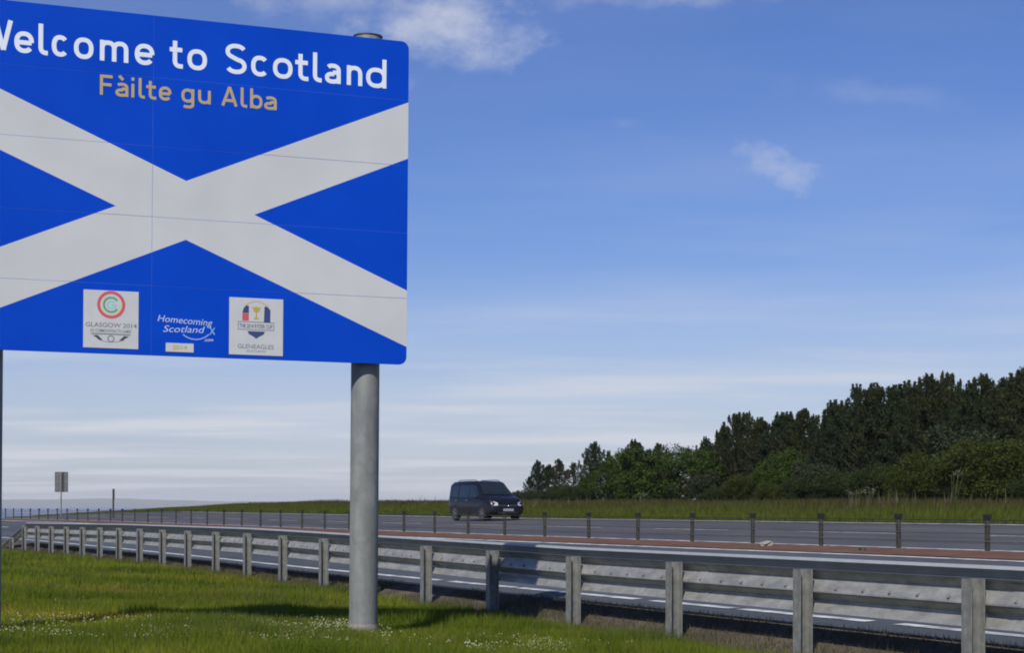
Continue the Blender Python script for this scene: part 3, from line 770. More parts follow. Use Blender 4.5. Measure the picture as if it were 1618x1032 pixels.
# bolts and splice plates
q = MB()
for i in range(NP-1):
    (o0, nn), (o1, _) = node(i), node(i+1)
    for f in (.17, .34, .5, .66, .83):
        p = o0.lerp(o1, f)
        c = p+Vector((nn.x*(C+.012), nn.y*(C+.012), -.262))
        q.tube([c+Vector((-nn.x*.012, -nn.y*.012, -.012)), c+Vector((nn.x*.01, nn.y*.01, .006))], .013, 6)
o = q.build('bolts', M['slot'], barrier); o['kind'] = 'stuff'
for i in range(0, NP-1, 2):
    (o0, nn) = node(i); (o1, _) = node(i+1)
    p = o0.lerp(o1, -.13) if i else o0
    d = (o1-o0).normalized()
    if i == 0: continue
    q = MB(); pr = [(a_-.006, b) for a_, b in rail_prof[1:15]]; bk_ = [(a_+.0025, b) for a_, b in reversed(pr)]
    pth = [(p-d*.16, nn), (p+d*.0, nn)]
    sweep(q, pr+bk_, pth); q.build('splice_plate', M['galv_rail'], barrier)

# ------------------------------------------------------------------ wire-rope fence in the central reserve
mp_ = march(med_xy, 30.0, 2.4, 50, back=4)
fence = empty('wire_rope_fence', (mp_[0][0], mp_[0][1], ground_z(*mp_[0])))
tag(fence, 'low wire rope fence with black capped posts along the red central strip between the carriageways', 'fence')
FO = Vector(fence.location)
pm_ = MB(); pm_.box(-.045, .045, -.028, .028, -.2, .60); pmesh = None
HT = .62
for i, (X, Y) in enumerate(mp_):
    z = ground_z(X, Y)
    if pmesh is None:
        ob = pm_.build('post', M['wire_post'], fence, bevel=.008); pmesh = ob.data
        c = MB(); c.box(-.062, .062, -.042, .042, .575, .655); cb = c.build('cap', M['cap'], ob, bevel=.01); cmesh = cb.data
        s_ = MB(); s_.tube([(0, 0, -.02), (0, 0, .03)], [.14, .10], 14); sb = s_.build('footing', M['concrete'], ob); smesh = sb.data
    else:
        ob = link(bpy.data.objects.new('post', pmesh), fence)
        bvm = ob.modifiers.new('bevel', 'BEVEL'); bvm.width = .008
        cb = link(bpy.data.objects.new('cap', cmesh), ob); link(bpy.data.objects.new('footing', smesh), ob)
    ob.location = (X-FO.x, Y-FO.y, z-FO.z)
    d, nn = frame(mp_, i)
    ob.rotation_euler = (random.uniform(-.015, .015), random.uniform(-.02, .02), math.atan2(nn.y, nn.x)+math.pi/2+random.uniform(-.1, .1))
for k, (hz, off) in enumerate(((.56, .0), (.47, .04), (.33, -.04), (.19, .04))):
    pts = []
    for i, (X, Y) in enumerate(mp_):
        d, nn = frame(mp_, i); s_ = off*(1 if i % 2 else -1)*.9
        pts.append((X+nn.x*s_-FO.x, Y+nn.y*s_-FO.y, ground_z(X, Y)+hz-FO.z))
    q = MB(); q.tube(pts, .0095, 5); q.build('wire', M['wire'] if k else M['dark_steel'], fence)

# ------------------------------------------------------------------ small signs at the left
def on_ray(px, Z): return ((px-HX)/F*Z, Z)
x, y = on_ray(97, 118); gz_ = ground_z(x, y)
ts = empty('traffic_sign', (x, y, gz_), math.radians(4))
tag(ts, 'small grey sign seen from its back on a thin pole at the far left', 'road sign')
zc0 = EYE+(HY-778)/F*118-gz_; zc1 = EYE+(HY-746)/F*118-gz_
q = MB(); q.tube([(-.02, 0, -.3), (-.02, 0, zc1-.03)], .045, 12); q.build('pole', M['galv'], ts, smooth=True)
q = MB(); q.prism(round_corners(-.45, .43, zc0, zc1, .05, ('tr', 'tl', 'bl', 'br')), .075, .079); q.build('plate', M['signback'], ts)
for zq in (zc0+.2, (zc0+zc1)/2, zc1-.2):
    q = MB(); q.box(-.40, .38, .05, .074, zq-.022, zq+.022); q.build('brace', M['galv'], ts)
q = MB(); q.box(.06, .15, .035, .049, zc0+.02, zc1-.02); q.build('stiffener', M['dark_steel'], ts)
x, y = on_ray(179, 104); gz_ = ground_z(x, y)
mk = empty('marker_post', (x, y, gz_), math.radians(101.5))
tag(mk, 'dark narrow roadside sign seen edge-on beyond the wire fence, right of the small grey sign', 'marker post')
zt = EYE+(HY-773)/F*104-gz_
q = MB(); q.tube([(0, 0, -.3), (0, 0, zt)], .055, 10); q.build('pole', M['wire_post'], mk, smooth=True)
q = MB(); q.prism(round_corners(-.3, .3, zt-.62, zt, .05, ('tr', 'tl', 'bl', 'br')), -.075, -.06); q.build('plate', M['cap'], mk)

# ------------------------------------------------------------------ the car
def build_car(x, y, heading):
    gz_ = ground_z(x, y)+.02
    car = empty('car', (x, y, gz_), heading)
    tag(car, 'dark blue compact van driving towards the right on the far carriageway', 'car')
    # stations along the car: x, z_low, z_belt, z_roof, half width low, belt, roof
    st = [(-2.06, .42, .95, 1.02, .70, .76, .74), (-2.03, .32, .98, 1.42, .80, .83, .74), (-1.97, .27, 1.0, 1.66, .84, .86, .72),
          (-1.84, .25, 1.0, 1.745, .86, .87, .70), (-1.2, .24, 1.0, 1.775, .87, .875, .70), (-.4, .24, .99, 1.785, .87, .875, .70),
          (.20, .24, .98, 1.775, .87, .875, .69), (.52, .24, .98, 1.73, .87, .875, .67), (.88, .24, .98, 1.44, .87, .87, .71),
          (1.18, .24, 1.0, 1.16, .87, .865, .77), (1.30, .24, .98, 1.10, .87, .86, .77), (1.72, .24, .92, 1.03, .86, .85, .74), (1.98, .26, .84, .94, .84, .82, .68),
          (2.10, .30, .70, .80, .80, .77, .62), (2.16, .34, .55, .62, .70, .66, .54)]
    q = MB(); n = 0; vs = []
    for (X, zl, zbt, zr, wl, wb, wr) in st:
        half = [(0, zl), (wl*.8, zl), (wl, zl+.08), (wl+.012, (zl+zbt)/2), (wb, zbt-.03), (wb-.02, zbt+.01), ((wb+wr)/2, zbt+(zr-zbt)*.52), (wr+.02, zr-(zr-zbt)*.10), (wr-.07, zr), (0, zr+.012)]
        ringp = [(X, yv, z) for yv, z in half] + [(X, -yv, z) for yv, z in half[-2:0:-1]]
        n = len(ringp); vs += ringp
    fs = []
    for i in range(len(st)-1):
        for k in range(n): fs.append((i*n+k, i*n+(k+1) % n, (i+1)*n+(k+1) % n, (i+1)*n+k))
    fs.append(tuple(range(n-1, -1, -1))); fs.append(tuple((len(st)-1)*n+k for k in range(n)))
    q.add(vs, fs); body = q.build('body', M['car'], car, smooth=True)
    def side_y(X, z):
        for i in range(len(st)-1):
            if st[i][0] <= X <= st[i+1][0]: f = (X-st[i][0])/(st[i+1][0]-st[i][0]); s = [st[i][j]*(1-f)+st[i+1][j]*f for j in range(7)]; break
        _, zl, zbt, zr, wl, wb, wr = s
        zz1 = zbt+(zr-zbt)*.52; zz2 = zr-(zr-zbt)*.10
        return float(np.interp(z, [zl+.08, (zl+zbt)/2, zbt-.03, zbt+.01, zz1, zz2], [wl, wl+.012, wb, wb-.02, (wb+wr)/2, wr+.02]))
    def side_panel(name, pts, m, sgn, off=.008, parent=car):
        q = MB(); v = [(X, sgn*(side_y(X, z)+off), z) for X, z in pts]; c = (sum(p[0] for p in pts)/len(pts), sum(p[1] for p in pts)/len(pts))
        v.append((c[0], sgn*(side_y(*c)+off), c[1])); k = len(pts)
        q.add(v, [(i, (i+1) % k, k) if sgn < 0 else ((i+1) % k, i, k) for i in range(k)]); return q.build(name, m, parent)
    for sgn in (-1, 1):
        side_panel('side_window', [(.02, 1.04), (.96, 1.04), (.80, 1.28), (.52, 1.58), (.02, 1.60)], M['glass'], sgn)
        side_panel('side_window', [(-.98, 1.05), (-.04, 1.04), (-.04, 1.58), (-.98, 1.58)], M['glass'], sgn)
        side_panel('side_window', [(-1.80, 1.08), (-1.08, 1.05), (-1.08, 1.58), (-1.72, 1.56)], M['glass'], sgn)
        side_panel('sill', [(-1.0, .26), (1.0, .26), (1.0, .40), (-1.0, .40)], M['car_black'], sgn)
        for X in (-.02, -1.03):
            side_panel('door_seam', [(X-.008, .42), (X+.008, .42), (X+.008, 1.02), (X-.008, 1.02)], M['car_black'], sgn, .004)
        for X in (-.18, -1.2):
            q = MB(); yv = side_y(X, .92); q.box(X-.09, X+.09, min(sgn*yv-.02, sgn*yv+.02), max(sgn*yv-.02, sgn*yv+.02), .90, .93); q.build('door_handle', M['chrome'], car)
        for X in (-1.32, 1.34):
            arch = [(X+.40*math.cos(t), max(.262, .33+.40*math.sin(t))) for t in np.linspace(-.2, math.pi+.2, 15)]
            side_panel('wheel_arch', arch, M['car_black'], sgn, .006)
            w_ = empty('wheel', (X, sgn*.80, .315)); w_.parent = car
            q = MB(); q.tube([(0, -.10, 0), (0, -.085, 0), (0, .085, 0), (0, .10, 0)], [.27, .315, .315, .27], 28); q.build('tyre', M['tyre'], w_, smooth=True)
            q = MB(); ysd = .104*sgn
            for k in range(5):
                t = 2*math.pi*k/5; ct, s2 = math.cos(t), math.sin(t)
                q.add([(ct*.04-s2*.04, ysd, s2*.04+ct*.04), (ct*.04+s2*.04, ysd, s2*.04-ct*.04), (ct*.20+s2*.028, ysd, s2*.20-ct*.028), (ct*.20-s2*.028, ysd, s2*.20+ct*.028)], [(0, 1, 2, 3)])
            ring(q, 0, 0, .185, .215, ysd, 0, 360, 24); ring(q, 0, 0, 0, .06, ysd*1.01, 0, 360, 12); q.build('rim', M['rim'], w_)
        q = MB(); q.sphere((1.0, sgn*1.0, 1.06), .10, 10, 6, .75); m_ = q.build('mirror', M['car'], car, smooth=True)
        q = MB(); q.box(.96, 1.02, min(sgn*.85, sgn*.97), max(sgn*.85, sgn*.97), 1.02, 1.05); q.build('mirror_arm', M['car_black'], m_)
        q = MB(); q.tube([(-1.6, sgn*.56, 1.755), (-1.45, sgn*.56, 1.825), (.1, sgn*.56, 1.83), (.3, sgn*.56, 1.775)], .018, 6); q.build('roof_rail', M['chrome'], car, smooth=True)
        # headlamps wrap the front corners
        q = MB()
        hl = [(1.80, sgn*.835, .86), (1.84, sgn*.85, .70), (2.02, sgn*.80, .66), (2.125, sgn*.70, .665), (2.165, sgn*.50, .68), (2.135, sgn*.50, .80), (2.06, sgn*.66, .855), (1.96, sgn*.77, .88)]
        q.add(hl, [(0, 1, 2, 7), (7, 2, 3, 6), (6, 3, 4, 5)] if sgn > 0 else [(7, 2, 1, 0), (6, 3, 2, 7), (5, 4, 3, 6)]); q.build('headlight', M['lamp'], car)
        q = MB(); q.tube([(2.15, sgn*.56, .42), (2.18, sgn*.56, .42)], .055, 12); q.build('fog_lamp', M['rim'], car)
    # windscreen
    def wy(X, k): 
        for i in range(len(st)-1):
            if st[i][0] <= X <= st[i+1][0]:
                f = (X-st[i][0])/(st[i+1][0]-st[i][0]); return st[i][3]*(1-f)+st[i+1][3]*f, st[i][6]*(1-f)+st[i+1][6]*f
    q = MB(); vs = []; Xs = [.58, .72, .88, 1.04, 1.18]
    for X in Xs:
        zr, wr = wy(X, 0)
        for k in np.linspace(-1, 1, 5): vs.append((X+.012, k*(wr-.05), zr+.014+.012*(1-abs(k))))
    q.add(vs, [(i*5+k, i*5+k+1, (i+1)*5+k+1, (i+1)*5+k) for i in range(4) for k in range(4)]); q.build('windscreen', M['glass'], car, smooth=True)
    q = MB(); q.add([(-2.06, -.60, 1.08), (-2.06, .60, 1.08), (-1.955, .54, 1.58), (-1.955, -.54, 1.58)], [(0, 1, 2, 3)]); q.build('rear_window', M['glass'], car)
    # front end
    q = MB(); q.box(2.10, 2.185, -.46, .46, .60, .70); q.build('grille', M['car_black'], car, bevel=.01)
    q = MB(); q.box(2.185, 2.195, -.46, .46, .675, .69); q.build('grille_bar', M['chrome'], car)
    q = MB(); q.sphere((2.20, 0, .655), .05, 10, 6, 1.0); q.build('badge', M['chrome'], car, smooth=True)
    q = MB(); q.box(1.95, 2.20, -.74, .74, .36, .56); q.build('bumper', M['car'], car, bevel=.05)
    q = MB(); q.box(2.15, 2.207, -.50, .50, .30, .40); q.build('lower_grille', M['car_black'], car, bevel=.01)
    q = MB(); q.box(2.20, 2.212, -.26, .26, .43, .54); q.build('number_plate', M['plate'], car)
    q = MB(); q.tube([(1.22, -.6, 1.185), (1.02, -.1, 1.345)], .008, 5); q.tube([(1.22, .1, 1.185), (1.02, .6, 1.335)], .008, 5); q.build('wipers', M['car_black'], car)
    return car
cz_ = 71.0; cxp, cyp = on_ray(767, cz_)
c_ = build_car(cxp, cyp, math.atan2(-.91, .415)+math.radians(6)); c_.scale = (.83, .90, .885)

# ------------------------------------------------------------------ vegetation
def blades(name, xs, ys, hts, wid, tints, m, lean=.35, extra=None):
    n = len(xs); zs = ground_z_many(xs, ys)
    th = rng.uniform(0, 2*np.pi, n); ph = rng.uniform(0, 2*np.pi, n); le = np.abs(rng.normal(0, lean, n))*hts
    wx, wy_ = np.cos(th)*wid/2, np.sin(th)*wid/2
    V = np.zeros((n, 3, 3), np.float32)
    V[:, 0] = np.stack([xs-wx, ys-wy_, zs-.01], 1); V[:, 1] = np.stack([xs+wx, ys+wy_, zs-.01], 1)
    V[:, 2] = np.stack([xs+np.cos(ph)*le, ys+np.sin(ph)*le, zs+hts], 1)
    T = np.arange(n*3, dtype=np.int32).reshape(n, 3)
    tint = np.repeat(tints, 3, axis=0)
    o = tri_mesh(name, V.reshape(-1, 3), T, m, tint); o['kind'] = 'stuff'; return o
def vnoise(x, y, s, seed):
    r = np.random.default_rng(seed); k = r.uniform(-1, 1, (7, 2))*s; p = r.uniform(0, 6.28, 7)
    return sum(np.sin(x*k[i, 0]+y*k[i, 1]+p[i]) for i in range(7))/7
def tint_mix(n, c1, c2, f):
    f = np.clip(f, 0, 1)[:, None]; t = np.array(c1)*(1-f)+np.array(c2)*f
    return t*rng.uniform(.72, 1.28, (n, 1))
def scatter_ab(n, a0, a1, off0, off1, linefn, powr=1.0):
    a = a0+(a1-a0)*rng.uniform(0, 1, n)**powr; b = linefn(a)[0]+rng.uniform(off0, off1, n)
    return from_ab(a, b)
def in_view(x, y, mar=120):
    px = HX+F*x/np.maximum(y, .1); return (px > -mar) & (px < 1618+mar) & (y > 3)
# mown grass on the near verge
X, Y = [], []
for cnt, y0, y1 in ((330000, 13.3, 24), (190000, 24, 40), (100000, 40, 72)):
    yy_ = rng.uniform(y0, y1, cnt); px = rng.uniform(-120, 1500, cnt); xx = (px-HX)/F*yy_
    a, b = to_ab(xx, yy_); bb = bar(a)[0]
    k = (b < bb-.02+.12*vnoise(xx, yy_, 3, 5)); X.append(xx[k]); Y.append(yy_[k])
X = np.concatenate(X); Y = np.concatenate(Y); n = len(X)
patch = .5+.9*vnoise(X, Y, 1.3, 21)+.45*vnoise(X, Y, 4.5, 22)
ti = tint_mix(n, (.070, .105, .007), (.185, .215, .014), patch)
dry = rng.uniform(0, 1, n) < .06+.10*(vnoise(X, Y, 2, 33) > .15)
ti[dry] = np.array((.17, .145, .065))*rng.uniform(.7, 1.2, (dry.sum(), 1))
ht = (.055+.05*np.clip(.5+vnoise(X, Y, 2.4, 8), 0, 1))*rng.uniform(.6, 1.4, n)
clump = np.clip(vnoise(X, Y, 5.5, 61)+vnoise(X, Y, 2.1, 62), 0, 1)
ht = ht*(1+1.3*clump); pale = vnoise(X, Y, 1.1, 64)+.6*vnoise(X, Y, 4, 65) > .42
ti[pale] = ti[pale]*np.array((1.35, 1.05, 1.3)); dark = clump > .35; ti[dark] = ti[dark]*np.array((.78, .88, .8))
blades('grass', X, Y, ht, np.clip(Y/17*.0075, .007, .02), ti, M['grass'], .5)
print('near grass', n)
# rough dry tufts at the foot of the barrier
n = 60000; xs, ys = scatter_ab(n, 8, 60, -.12, .66, bar)
k = in_view(xs, ys) & (vnoise(xs, ys, 3.5, 3) > -.25); xs, ys = xs[k], ys[k]; n = len(xs)
blades('dry_grass', xs, ys, rng.uniform(.02, .085, n), .009, tint_mix(n, (.12, .09, .055), (.07, .08, .025), rng.uniform(0, 1, n)), M['grass'], .7)
n = 9000; xs, ys = scatter_ab(n, 8, 70, -.25, .22, bar); k = in_view(xs, ys); xs, ys = xs[k], ys[k]; n = len(xs)
blades('tall_grass', xs, ys, rng.uniform(.08, .19, n)*rng.uniform(.5, 1, n), .008, tint_mix(n, (.06, .08, .012), (.14, .12, .06), rng.uniform(0, 1, n)), M['grass'], .35)
# far verge: long grass
n = 210000; a = 5+170*rng.uniform(0, 1, n); b = edge_far(a)[0]+.35+11*rng.uniform(0, 1, n)**1.2
xs, ys = from_ab(a, b); k = in_view(xs, ys, 60); xs, ys, b, a = xs[k], ys[k], b[k], a[k]; n = len(xs)
off = b-edge_far(a)[0]
f = np.clip((off-2.0)/6, 0, 1)+.35*vnoise(xs, ys, .6, 9)
ti = tint_mix(n, (.085, .105, .012), (.065, .060, .020), f)
hh = np.interp(off, [0, 1.5, 5, 11], [.10, .15, .24, .28])*rng.uniform(.6, 1.35, n)*(1+.5*vnoise(xs, ys, .8, 12))
blades('long_grass', xs, ys, hh, np.clip(ys/60*.03, .02, .06), ti, M['grass'], .3)
n = 100000; a = rng.uniform(50, 210, n); b = edge_far(a)[0]+11+rng.uniform(0, 60, n); xs, ys = from_ab(a, b); k = in_view(xs, ys, 40) & (to_ab(xs, ys)[0] > 60); xs, ys = xs[k], ys[k]; n = len(xs)
blades('field_grass', xs, ys, rng.uniform(.15, .45, n), .06, tint_mix(n, (.08, .10, .012), (.10, .09, .03), .5+vnoise(xs, ys, .2, 31)), M['grass'], .3)
# pale seed heads and cow parsley in the long grass
n = 1500; a = rng.uniform(5, 100, n); b = edge_far(a)[0]+rng.uniform(4, 9, n); xs, ys = from_ab(a, b); k = in_view(xs, ys, 20); xs, ys = xs[k], ys[k]; n = len(xs)
k = (vnoise(xs, ys, .45, 77) > .12) & (rng.uniform(0, 1, len(xs)) < .55); xs, ys = xs[k], ys[k]; n = len(xs)
blades('seed_heads', xs, ys, rng.uniform(.4, .75, n), .05, tint_mix(n, (.15, .115, .08), (.10, .075, .05), rng.uniform(0, 1, n)), M['grass'], .25)
# clover flowers in the foreground
def blobs(name, xs, ys, zs, r, m):
    n = len(xs); oc = np.array([(1, 0, 0), (-1, 0, 0), (0, 1, 0), (0, -1, 0), (0, 0, 1), (0, 0, -1)], float)
    tr = np.array([(0, 2, 4), (2, 1, 4), (1, 3, 4), (3, 0, 4), (2, 0, 5), (1, 2, 5), (3, 1, 5), (0, 3, 5)])
    V = (np.stack([xs, ys, zs], 1)[:, None, :]+oc[None]*np.asarray(r)[:, None, None])
    T = (np.arange(n)[:, None, None]*6+tr[None]).reshape(-1, 3)
    o = tri_mesh(name, V.reshape(-1, 3), T, m); o['kind'] = 'stuff'; return o
xs, ys = [], []
for cnt, px0, px1, py0, py1 in ((1700, -80, 620, 990, 1036), (380, 330, 560, 980, 1000), (520, 735, 905, 1005, 1036), (110, 600, 1010, 1010, 1036), (60, 20, 420, 900, 985), (25, 40, 90, 914, 925)):
    px = rng.uniform(px0, px1, cnt); py = rng.uniform(py0, py1, cnt); Z = 1.30*F/(py-HY); xs.append((px-HX)/F*Z); ys.append(Z)
xs = np.concatenate(xs); ys = np.concatenate(ys); k = vnoise(xs, ys, 6, 55) > -.12; xs, ys = xs[k], ys[k]
a, b = to_ab(xs, ys); k = b < bar(a)[0]-.3; xs, ys = xs[k], ys[k]
blobs('clover_flowers', xs, ys, ground_z_many(xs, ys)+rng.uniform(.045, .09, len(xs)), rng.uniform(.006, .011, len(xs)), M['petal'])

# trees
def leaf_tris(centres, size, stretch, count, spread, seed, c1, c2, dirs=None):
    """count small pointed leaves round each centre"""
    r = np.random.default_rng(seed); C_ = np.repeat(np.asarray(centres), count, axis=0); n = len(C_)
    sp = np.repeat(np.asarray(spread), count)[:, None]
    P = C_+r.normal(0, 1, (n, 3))*sp*np.array([1, 1, .75])
    d = r.normal(0, 1, (n, 3)); d[:, 2] += stretch; d /= np.linalg.norm(d, axis=1)[:, None]
    s = np.cross(d, r.normal(0, 1, (n, 3))); s /= np.linalg.norm(s, axis=1)[:, None]
    L_ = size*r.uniform(.6, 1.4, (n, 1)); Wd = L_*.36
    V = np.stack([P-s*Wd, P+s*Wd, P+d*L_], 1).reshape(-1, 3)
    cf = np.repeat(r.uniform(0, 1, len(centres)), count)[:, None]
    t = np.array(c1)*(1-cf)+np.array(c2)*cf; t = t*r.uniform(.7, 1.3, (n, 1))
    return V, np.repeat(t, 3, axis=0)
def make_pine(seed, H, Rr, c1, c2, bare=.08, spiky=1.0):
    r = random.Random(seed); root = bpy.data.objects.new('pine_tree', None); link(root)
    q = MB(); lean = (r.uniform(-.15, .15), r.uniform(-.15, .15))
    tp = [(lean[0]*t*t, lean[1]*t*t, H*t-.2*(1-t)) for t in np.linspace(0, 1, 8)]
    q.tube(tp, [.12*(1-t)*H/5+.012 for t in np.linspace(0, 1, 8)], 8)
    cen, spr = [], []; z = H*bare
    while z < H*.985:
        t = z/H; prof = (min(1, (1-t)*1.7)**.9)*(.80+.2*min(1, t/.25))*(1 if t < .78 else .8)
        nb = r.randint(4, 6); a0 = r.uniform(0, 6.28)
        for k in range(nb):
            L_ = Rr*prof*r.uniform(.55, 1.15)+.12; a = a0+k*6.28/nb+r.uniform(-.35, .35)
            bx, by = lean[0]*t*t, lean[1]*t*t; rise = r.uniform(.25, .75)*L_
            q.tube([(bx, by, z), (bx+math.cos(a)*L_*.55, by+math.sin(a)*L_*.55, z+rise*.3), (bx+math.cos(a)*L_, by+math.sin(a)*L_, z+rise)], [.028, .018, .006], 4, cap=False)
            for f in np.arange(.25, 1.01, .22):
                jx = r.uniform(-.06, .06)
                cen.append((bx+math.cos(a)*L_*f+jx, by+math.sin(a)*L_*f-jx, z+rise*f*f+r.uniform(-.05, .10))); spr.append(.085+.07*(1-t)*f)
            ns_ = r.choice((1, 2, 2)) if t < .45 else r.choice((1, 2, 3, 4, 5))
            for j in range(ns_):
                cen.append((bx+math.cos(a)*L_, by+math.sin(a)*L_, z+rise+.03+.08*j*spiky)); spr.append(max(.018, .072-.013*j))
        z += H*r.uniform(.05, .085)
    for k in range(7): cen.append((lean[0], lean[1], H-.45+.10*k)); spr.append(.05-.004*k)
    for k in range(r.randint(5, 8)):
        a = r.uniform(0, 6.28); s = Rr*r.uniform(.2, .75); hz_ = H*r.uniform(.76, .97)
        for j in range(6): cen.append((math.cos(a)*s, math.sin(a)*s, hz_-.55+.11*j)); spr.append(.07-.007*j)
    q.build('trunk', M['bark'], root)
    V, t = leaf_tris(cen, .08, 2.6, 32, spr, seed, c1, c2)
    tri_mesh('crown', V, np.arange(len(V)).reshape(-1, 3), M['leaf'], t, root)
    return root
def make_broadleaf(seed, H, Rr, c1, c2, name='broadleaf_tree', flowers=0.0, low=.10, leaf=.075):
    r = random.Random(seed); root = bpy.data.objects.new(name, None); link(root)
    q = MB(); cen, spr = [], []
    for s in range(r.randint(3, 5)):
        a = r.uniform(0, 6.28); L_ = Rr*r.uniform(.2, .7)
        top = (math.cos(a)*L_, math.sin(a)*L_, H*r.uniform(.6, .85))
        q.tube([(0, 0, -.2), (top[0]*.3, top[1]*.3, top[2]*.4), top], [.07, .05, .015], 6)
    q.build('trunk', M['bark'], root)
    lobes = [(0, 0, H*.52, Rr*.80, H*.44)]
    for k in range(9):
        a = r.uniform(0, 6.28); f = r.uniform(.35, .75)
        lobes.append((math.cos(a)*Rr*f, math.sin(a)*Rr*f, H*r.uniform(.22, .80), Rr*r.uniform(.28, .45), H*r.uniform(.14, .24)))
    for (x_, y_, z_, rr, rz) in lobes:
        m_ = int(34*(rr*rz)**.8*6)+14
        for k in range(m_):
            d = Vector((r.gauss(0, 1), r.gauss(0, 1), r.gauss(0, 1))).normalized(); f = r.uniform(.70, 1.08)
            c = (x_+d.x*rr*f, y_+d.y*rr*f, z_+d.z*rz*f)
            if c[2] > .05: cen.append(c); spr.append(.09)
    V, t = leaf_tris(cen, leaf, .2, int(20*(.10/leaf)**1.2), spr, seed, c1, c2)
    tri_mesh('crown', V, np.arange(len(V)).reshape(-1, 3), M['leaf'], t, root)
    if flowers:
        fc = [c for c in cen if r.random() < flowers*(1.6 if c[2] > H*.5 else .4)]
        V, t = leaf_tris(fc, .05, .3, 9, [.09]*len(fc), seed+5, (.10, .11, .09), (.18, .19, .15))
        tri_mesh('blossom', V, np.arange(len(V)).reshape(-1, 3), M['leaf'], t, root)
    return root
PD1, PD2 = (.012, .018, .007), (.036, .045, .014)
BG1, BG2 = (.022, .046, .007), (.058, .092, .014)
GG1, GG2 = (.026, .036, .007), (.058, .070, .013)
protos = {'p0': (make_pine(1, 5.0, 1.5, PD1, PD2), 5.0), 'p1': (make_pine(2, 5.0, 1.9, PD1, PD2, .06), 5.0),
          'p2': (make_pine(3, 5.0, 1.25, PD1, (.03, .05, .02), .08, 1.4), 5.0), 'p3': (make_pine(4, 5.0, 2.3, (.022, .030, .012), (.045, .052, .018), .05), 5.0),
          'b0': (make_broadleaf(5, 3.0, 1.7, BG1, BG2), 3.0), 'b1': (make_broadleaf(6, 3.0, 2.1, (.020, .040, .009), BG2), 3.0),
          's0': (make_broadleaf(7, 2.0, 1.7, GG1, GG2, 'shrub', leaf=.055), 2.0), 's1': (make_broadleaf(8, 2.0, 1.5, (.022, .036, .010), (.038, .05, .014), 'shrub', leaf=.055), 2.0),
          'f0': (make_broadleaf(9, 2.0, 1.1, (.022, .033, .014), (.045, .058, .028), 'hawthorn_shrub', .22), 2.0)}
used = set()
def place(kind, x, y, H, wscale, label, cat, group):
    src, h0 = protos[kind]
    if kind in used:
        o = src.copy(); sc.collection.objects.link(o)
        for ch in src.children:
            c = ch.copy(); sc.collection.objects.link(c); c.parent = o
    else: o = src; used.add(kind)
    s = H/h0; o.location = (x, y, ground_z(x, y)-.03); o.scale = (s*wscale, s*wscale, s)
    o.rotation_euler = (0, 0, random.uniform(0, 6.28)); tag(o, label, cat, group); return o
def at_b(px, off):   # where the sight line px crosses a line parallel to the far road edge
    lo, hi = 20.0, 240.0; k = (px-HX)/F
    for _ in range(50):
        Z = (lo+hi)/2; a, b = to_ab(k*Z, Z)
        if b-float(edge_far(a)[0]) < off: lo = Z
        else: hi = Z
    return k*Z, Z
